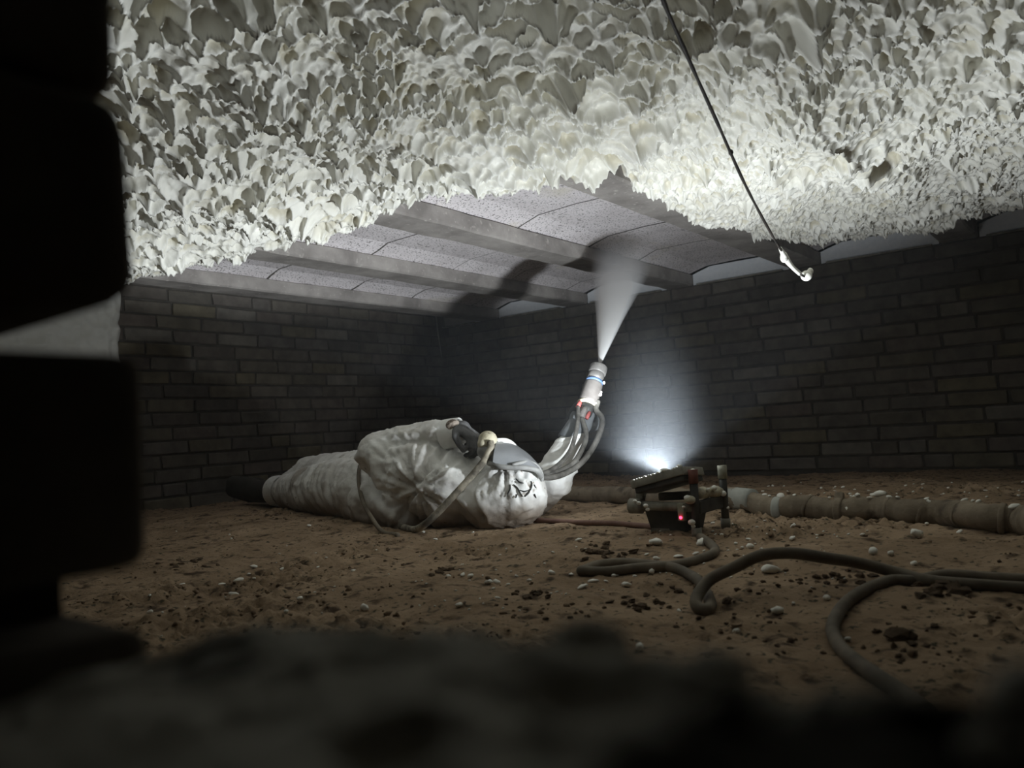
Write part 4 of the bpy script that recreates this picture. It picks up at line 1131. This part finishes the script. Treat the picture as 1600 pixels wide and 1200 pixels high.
fall = mth('DIVIDE', 1.0, mth('POWER', mth('ADD', zc_, 0.05), 1.35))
endf = n.new('ShaderNodeMapRange'); endf.interpolation_type = 'SMOOTHSTEP'
endf.inputs['From Min'].default_value = SL * 0.99; endf.inputs['From Max'].default_value = SL * 0.35; endf.inputs['To Min'].default_value = 0.08; l.new(zc_, endf.inputs['Value'])
dens = mth('MULTIPLY', mth('MULTIPLY', mth('MULTIPLY', soft.outputs[0], fall), 7.5), endf.outputs[0])
sv = n.new('ShaderNodeVolumeScatter'); sv.inputs['Color'].default_value = (0.93, 0.96, 1.0, 1); sv.inputs['Anisotropy'].default_value = 0.0
l.new(dens, sv.inputs['Density']); l.new(sv.outputs['Volume'], n['Material Output'].inputs['Volume'])
try: spray_m.cycles.volume_step_rate = 0.15
except Exception: pass
spray = mb.build('spray_mist', spray_m)
spray.matrix_world = Matrix.Translation(Vector(SA)) @ frame_mat(Vector(sd)).to_4x4()
tag(spray, 'white cone of fine spray rising from the gun to the ceiling', 'spray', kind='stuff')

# ================================================================== LIT MIST OVER THE FLOODLIGHT
mist_m = bpy.data.materials.new('lit_mist'); mist_m.use_nodes = True
nt = mist_m.node_tree; n = nt.nodes; l = nt.links
n.remove(n['Principled BSDF'])
tc = n.new('ShaderNodeTexCoord')
ln2 = n.new('ShaderNodeVectorMath'); ln2.operation = 'LENGTH'; l.new(tc.outputs['Object'], ln2.inputs[0])
mr = n.new('ShaderNodeMapRange'); mr.interpolation_type = 'SMOOTHERSTEP'
mr.inputs['From Min'].default_value = 1.0; mr.inputs['From Max'].default_value = 0.0; l.new(ln2.outputs['Value'], mr.inputs['Value'])
sv = n.new('ShaderNodeVolumeScatter'); sv.inputs['Color'].default_value = (0.84, 0.91, 1.0, 1)
sx2 = n.new('ShaderNodeSeparateXYZ'); l.new(tc.outputs['Object'], sx2.inputs[0])
low = n.new('ShaderNodeMapRange'); low.inputs['From Min'].default_value = -0.27; low.inputs['From Max'].default_value = 0.25; low.inputs['To Min'].default_value = 0.06
l.new(sx2.outputs['Z'], low.inputs['Value'])
l.new(mth('MULTIPLY', mth('MULTIPLY', mth('POWER', mr.outputs[0], 1.1), low.outputs[0]), 0.40), sv.inputs['Density']); l.new(sv.outputs['Volume'], n['Material Output'].inputs['Volume'])
try: mist_m.cycles.volume_step_rate = 0.3
except Exception: pass
mist = MB().ball((0, 0, 0), 1.0, (1, 1, 1), 3).build('mist', mist_m)
mist.location = Vector(LAMP_C + np.array([0.0, 0.02, 0.10])); mist.scale = (0.15, 0.15, 0.36)
tag(mist, 'pale glowing mist hanging over the lit face of the floodlight', 'mist', kind='stuff')

# ================================================================== FOAM CRUMBS AND CLODS ON THE SOIL
def crumb_mesh(seed):
    r = random.Random(seed); bm = bmesh.new(); bmesh.ops.create_icosphere(bm, subdivisions=2, radius=1.0)
    Pn = np.array([q.co[:] for q in bm.verts]); el = r.uniform(1.0, 1.7)
    d = 1 + 0.22 * fbm(Pn * 1.3 + seed * 5.1, 2, seed)
    Pn = Pn * d[:, None] * np.array([el, 1.0, 0.72])
    if seed % 4 == 3: Pn[:, 2] += 0.35 * np.exp(-((Pn[:, 0] - 0.6) / 0.4) ** 2); Pn[:, 1] *= 1 - 0.35 * np.exp(-(Pn[:, 0] / 0.3) ** 2)
    for q, p in zip(bm.verts, Pn): q.co = p
    me = bpy.data.meshes.new('foam_crumb'); bm.to_mesh(me); bm.free(); me.materials.append(M_crumb)
    for p in me.polygons: p.use_smooth = True
    return me
CM = [crumb_mesh(s) for s in range(8)]
rr = random.Random(21)
def put_crumb(u, v, px, label=None, group='foam crumbs scattered over the soil', on=None):
    p = at_floor(u, v) if on is None else on
    depth = float((R.T @ (np.array(p) - CAM))[2])
    s = px * depth / F / 2 * 0.82
    o = bpy.data.objects.new('foam_crumb', rr.choice(CM))
    z = (float(floor_h(p[0], p[1])[0]) if on is None else p[2]) + s * 0.5
    o.location = (p[0], p[1], z); k = rr.uniform(0.85, 1.15)
    o.scale = (s * k, s * k, s * rr.uniform(0.8, 1.1)); o.rotation_euler = (rr.uniform(-0.3, 0.3), rr.uniform(-0.3, 0.3), rr.uniform(0, 6.28))
    link(o); tag(o, label or 'small white foam crumb lying loose on the brown soil', 'foam crumb', group if not label else 'larger foam crumbs on the soil')
    return o
BIG = [
    (1026, 851, 24, 'knobbly white foam clump just in front of the floodlight base'),
    (1096, 852, 18, 'flat white foam crumb at the foot of the front post'),
    (1203, 895, 26, 'long white foam crumb on the soil inside the arch of the cable'),
    (1215, 958, 19, 'smooth oval white foam crumb on bare soil in front of the cable arch'),
    (1292, 937, 15, 'white foam crumb just outside the curve of the front cable'),
    (1151, 987, 15, 'round white foam crumb nearest the sill below the cable arch'),
    (1000, 1016, 20, 'white foam crumb peeking over the broken sill beside the mortar lump'),
    (1325, 1002, 12, 'small white foam crumb tucked against the front cable bend'),
    (1365, 874, 20, 'white foam crumb directly behind the arching cable'),
    (1392, 869, 13, 'upright white foam crumb right of the one behind the arching cable'),
    (1428, 883, 14, 'two-lobed white foam crumb where the two cables cross'),
    (1432, 838, 22, 'double white foam clump on the soil below the wrapped hose'),
    (1439, 914, 12, 'white foam crumb under the crossing cables beside a stone'),
    (1348, 838, 10, 'white foam crumb between the wrapped hose and the arching cable'),
    (910, 919, 13, 'leftmost round white crumb in front of the flat cable loop'),
    (927, 910, 12, 'pale round crumb beside the bend of the flat cable loop'),
    (979, 916, 14, 'tilted white crumb below the middle of the flat cable loop'),
    (1019, 896, 15, 'flat white crumb touching the flat cable loop from the front'),
    (717, 945, 15, 'egg-shaped white crumb alone on the soil before the worker'),
    (735, 903, 13, 'white crumb beside a dark pit in the soil before the worker'),
    (763, 913, 14, 'tailed white crumb in the soil before the worker'),
    (862, 898, 12, 'white crumb below the red-brown cable in open soil'),
    (397, 888, 11, 'long white crumb at the far end of the left scatter'),
    (440, 894, 10, 'white crumb furthest right in the left scatter'),
    (349, 914, 14, 'oval white crumb in the middle of the left scatter'),
    (373, 909, 14, 'two-part white clump in the left scatter'),
    (365, 928, 12, 'white crumb with a thin tail in the left scatter'),
    (283, 921, 11, 'white crumb on the left side, away from the scatter'),
    (234, 957, 13, 'white crumb close to the near brick stack'),
    (226, 981, 11, 'white crumb half hidden by the lowest near brick'),
    (469, 940, 10, 'white crumb in open soil right of the left scatter'),
    (447, 957, 9, 'white crumb just above the dark broken sill on the left'),
    (570, 954, 18, 'thin strip of pale foam lying on the soil above the sill'),
]
for u, v, px, lb in BIG: put_crumb(u, v, px, lb)
SMALL = [(947, 909, 7), (959, 902, 9), (965, 900, 7), (992, 901, 8), (1240, 944, 8), (1061, 955, 7), (1172, 856, 14), (1160, 857, 8), (1238, 845, 12), (1114, 818, 7), (1240, 827, 11), (1170, 843, 7), (1060, 871, 10), (1087, 867, 9), (1074, 884, 9), (1026, 874, 11), (1010, 865, 7), (904, 846, 8), (893, 899, 6), (1500, 833, 10), (1449, 824, 8),
         (389, 898, 7), (252, 996, 5), (254, 958, 6), (290, 950, 5), (234, 931, 6), (552, 893, 7), (510, 881, 4), (397, 908, 5), (420, 969, 8), (352, 932, 4), (497, 889, 4), (701, 901, 9), (723, 901, 9), (776, 911, 10), (771, 921, 8), (778, 936, 8), (695, 938, 5), (807, 902, 7), (892, 898, 6), (827, 907, 9), (864, 865, 6), (781, 867, 5), (786, 951, 5), (861, 927, 5), (794, 914, 6), (755, 944, 4), (733, 953, 4),
         (662, 832, 5), (662, 838, 5), (681, 848, 7), (739, 833, 5), (483, 822, 5), (1183, 826, 6), (1160, 822, 5), (1195, 815, 5), (1210, 834, 6), (1150, 850, 7), (1128, 838, 6), (1145, 824, 5), (1180, 850, 5), (1190, 858, 6), (1205, 862, 5), (1138, 861, 5), (1100, 862, 6), (1276, 832, 5), (1303, 828, 4), (1355, 832, 5), (1062, 892, 6), (1320, 905, 5), (1268, 918, 4), (942, 923, 5), (1000, 893, 5)]
def zone(u, v):
    if v < 800 and u > 1100: return 'on the far soil behind the wrapped hose'
    if u > 1000 and v < 848: return 'between the wrapped hose and the floodlight'
    if u > 1000: return 'around the foot of the floodlight and cable arch'
    if u > 880: return 'around the flat cable loop'
    if v < 850: return 'at the edge of the worker'
    if u > 640: return 'in the soil before the worker'
    return 'in the soil on the left side'
def small(u, v, px):
    z = zone(u, v); put_crumb(u, v, px, None, 'small foam crumbs ' + z)['label'] = 'tiny white foam crumb lying ' + z
for u, v, px in SMALL: small(u, v, px)
for k in range(46):                      # far strip of soil beyond the big hose
    small(rr.uniform(1150, 1600), rr.uniform(752, 778), rr.uniform(3, 6))
for k in range(40): small(rr.uniform(1000, 1330), rr.uniform(815, 905), rr.uniform(3, 5.5))
for k in range(30): small(rr.uniform(640, 960), rr.uniform(850, 955), rr.uniform(2.5, 4.5))
for k in range(14): small(rr.uniform(235, 640), rr.uniform(830, 960), rr.uniform(2.5, 4))
for u, px, f in ((1221, 14, 1), (1342, 13, 1), (1378, 16, 1), (1384, 12, 0.8), (1575, 16, 0.9), (1565, 9, 0.2), (1510, 9, 1), (1520, 8, 1), (1530, 9, 1), (1450, 8, 1), (1446, 7, 0.9), (1404, 7, 1), (1332, 7, 1), (1296, 6, 1), (1196, 7, 1), (1205, 6, 1), (1594, 9, 1), (1353, 8, 0.9), (1242, 7, 1), (1366, 8, 1)):
    p, d = near_u(u)
    put_crumb(0, 0, px, 'white foam crumb resting on the thick wrapped hose' if False else None, 'foam crumbs resting on the wrapped hose', on=np.array([p[0], p[1], p[2] + HR * (1.0 if f > 0.5 else 0.3)]) + (np.array([-0.012, -0.012, -0.004]) if f < 1 else 0))['label'] = 'white foam crumb resting on the thick wrapped hose'

def clod_mesh(seed):
    bm = bmesh.new(); bmesh.ops.create_icosphere(bm, subdivisions=2, radius=1.0)
    Pn = np.array([q.co[:] for q in bm.verts]); Pn = Pn * (1 + 0.45 * fbm(Pn * 1.7 + seed * 4.3, 3, seed))[:, None] * np.array([1.2, 1.0, 0.6])
    for q, p in zip(bm.verts, Pn): q.co = p
    me = bpy.data.meshes.new('soil_clod'); bm.to_mesh(me); bm.free(); me.materials.append(M_clod)
    return me
CL = [clod_mesh(s) for s in range(7)]
def put_clod(u, v, px, label=None, group='loose clods of dark soil'):
    p = at_floor(u, v); depth = float((R.T @ (p - CAM))[2]); s = px * depth / F / 2
    o = bpy.data.objects.new('soil_clod', rr.choice(CL)); o.location = (p[0], p[1], float(floor_h(p[0], p[1])[0]) + s * 0.25)
    o.scale = (s, s, s * rr.uniform(0.7, 1.1)); o.rotation_euler = (rr.uniform(-.4, .4), rr.uniform(-.4, .4), rr.uniform(0, 6.28)); link(o)
    tag(o, label or 'small dark clod of soil lying on the crawl space floor', 'clod', group)
# finer crumbled soil: thousands of grains nobody could count, one mesh
def soil_grit(n=7000):
    bm = bmesh.new(); bmesh.ops.create_icosphere(bm, subdivisions=1, radius=1.0)
    B = np.array([q.co[:] for q in bm.verts]); bm.verts.index_update(); T = np.array([[q.index for q in f.verts] for f in bm.faces]); bm.free()
    rg = np.random.RandomState(5)
    x = rg.uniform(0.55, 3.3, n * 6); y = rg.uniform(-0.3, 2.6, n * 6)
    w = sstep(0.02, 0.55, fbm(xy3(x, y, 3.1, 4.4), 2, 31)) + 0.9 * sstep(0.15, 0.6, fbm(xy3(x, y, 8.0, 1.4), 2, 33)) + 0.05
    k = rg.rand(len(x)) < w * 0.45 * (0.35 + 0.65 * np.exp(-np.hypot(x - 1.0, y - 0.6) / 0.9)); x = x[k][:n]; y = y[k][:n]; m = len(x)
    r = 0.0011 + 0.0042 * rg.rand(m) ** 3.2
    sc = r[:, None, None] * (np.array([1.15, 1.0, 0.75]) * (1 + 0.35 * rg.randn(m, 1, 3) * 0.6)) * (1 + 0.28 * rg.randn(m, len(B), 1))
    a = rg.uniform(0, 6.28, m); P_ = B[None] * sc; c, s_ = np.cos(a)[:, None], np.sin(a)[:, None]
    X = P_[..., 0] * c - P_[..., 1] * s_ + x[:, None]; Y = P_[..., 0] * s_ + P_[..., 1] * c + y[:, None]; Z = P_[..., 2] + (floor_h(x, y) + r * 0.3)[:, None]
    V = np.stack([X, Y, Z], -1).reshape(-1, 3); Fc = (T[None] + (np.arange(m) * len(B))[:, None, None]).reshape(-1, 3)
    return mesh_np('soil_grit', V, Fc, False)
sg = mesh_obj('soil_grit', soil_grit(), M_grit)
tag(sg, 'fine crumbled dark soil strewn over the floor in patches', 'soil', kind='stuff')
for (u, v, su, sv, nn, lo, hi, where) in (
        (690, 893, 22, 7, 14, 4, 11, 'in front of the chest of the worker'), (300, 881, 40, 6, 12, 4, 9, 'near the left brick stack'),
        (955, 866, 40, 12, 22, 5, 15, 'just behind the flat cable loop'), (1000, 945, 45, 14, 26, 4, 13, 'in front of the flat cable loop'),
        (1330, 902, 45, 14, 22, 5, 14, 'under the arching cable'), (1470, 922, 60, 14, 20, 6, 20, 'below the crossing cables on the right'),
        (840, 928, 22, 8, 12, 5, 12, 'left of the flat cable loop'), (1250, 905, 60, 20, 14, 4, 9, 'beside the long crumb in the cable arch'),
        (620, 870, 60, 10, 12, 4, 8, 'below the hips of the worker'), (450, 915, 90, 25, 14, 3, 7, 'among the left scatter of crumbs'),
        (760, 955, 90, 20, 14, 4, 9, 'on open soil above the broken sill'), (1420, 1000, 90, 40, 22, 5, 13, 'inside the bend of the front cable'),
        (1150, 960, 80, 30, 20, 4, 9, 'in front of the foot of the cable arch'), (1200, 1010, 60, 20, 10, 5, 12, 'close to the sill below the oval crumb')):
    for k in range(nn): put_clod(rr.gauss(u, su * 0.6), rr.gauss(v, sv * 0.6), rr.uniform(lo, hi), 'small dark soil clod ' + where, 'soil clods ' + where)
put_clod(1407, 998, 40, 'large flat dark clod of soil right of the front cable'); put_clod(1136, 947, 16, 'dark clod of soil at the foot of the arching cable')
put_clod(1495, 925, 30, 'brown stone-like clod under the crossing cables'); put_clod(1475, 918, 26, 'greenish brown clod beneath the cable crossing')
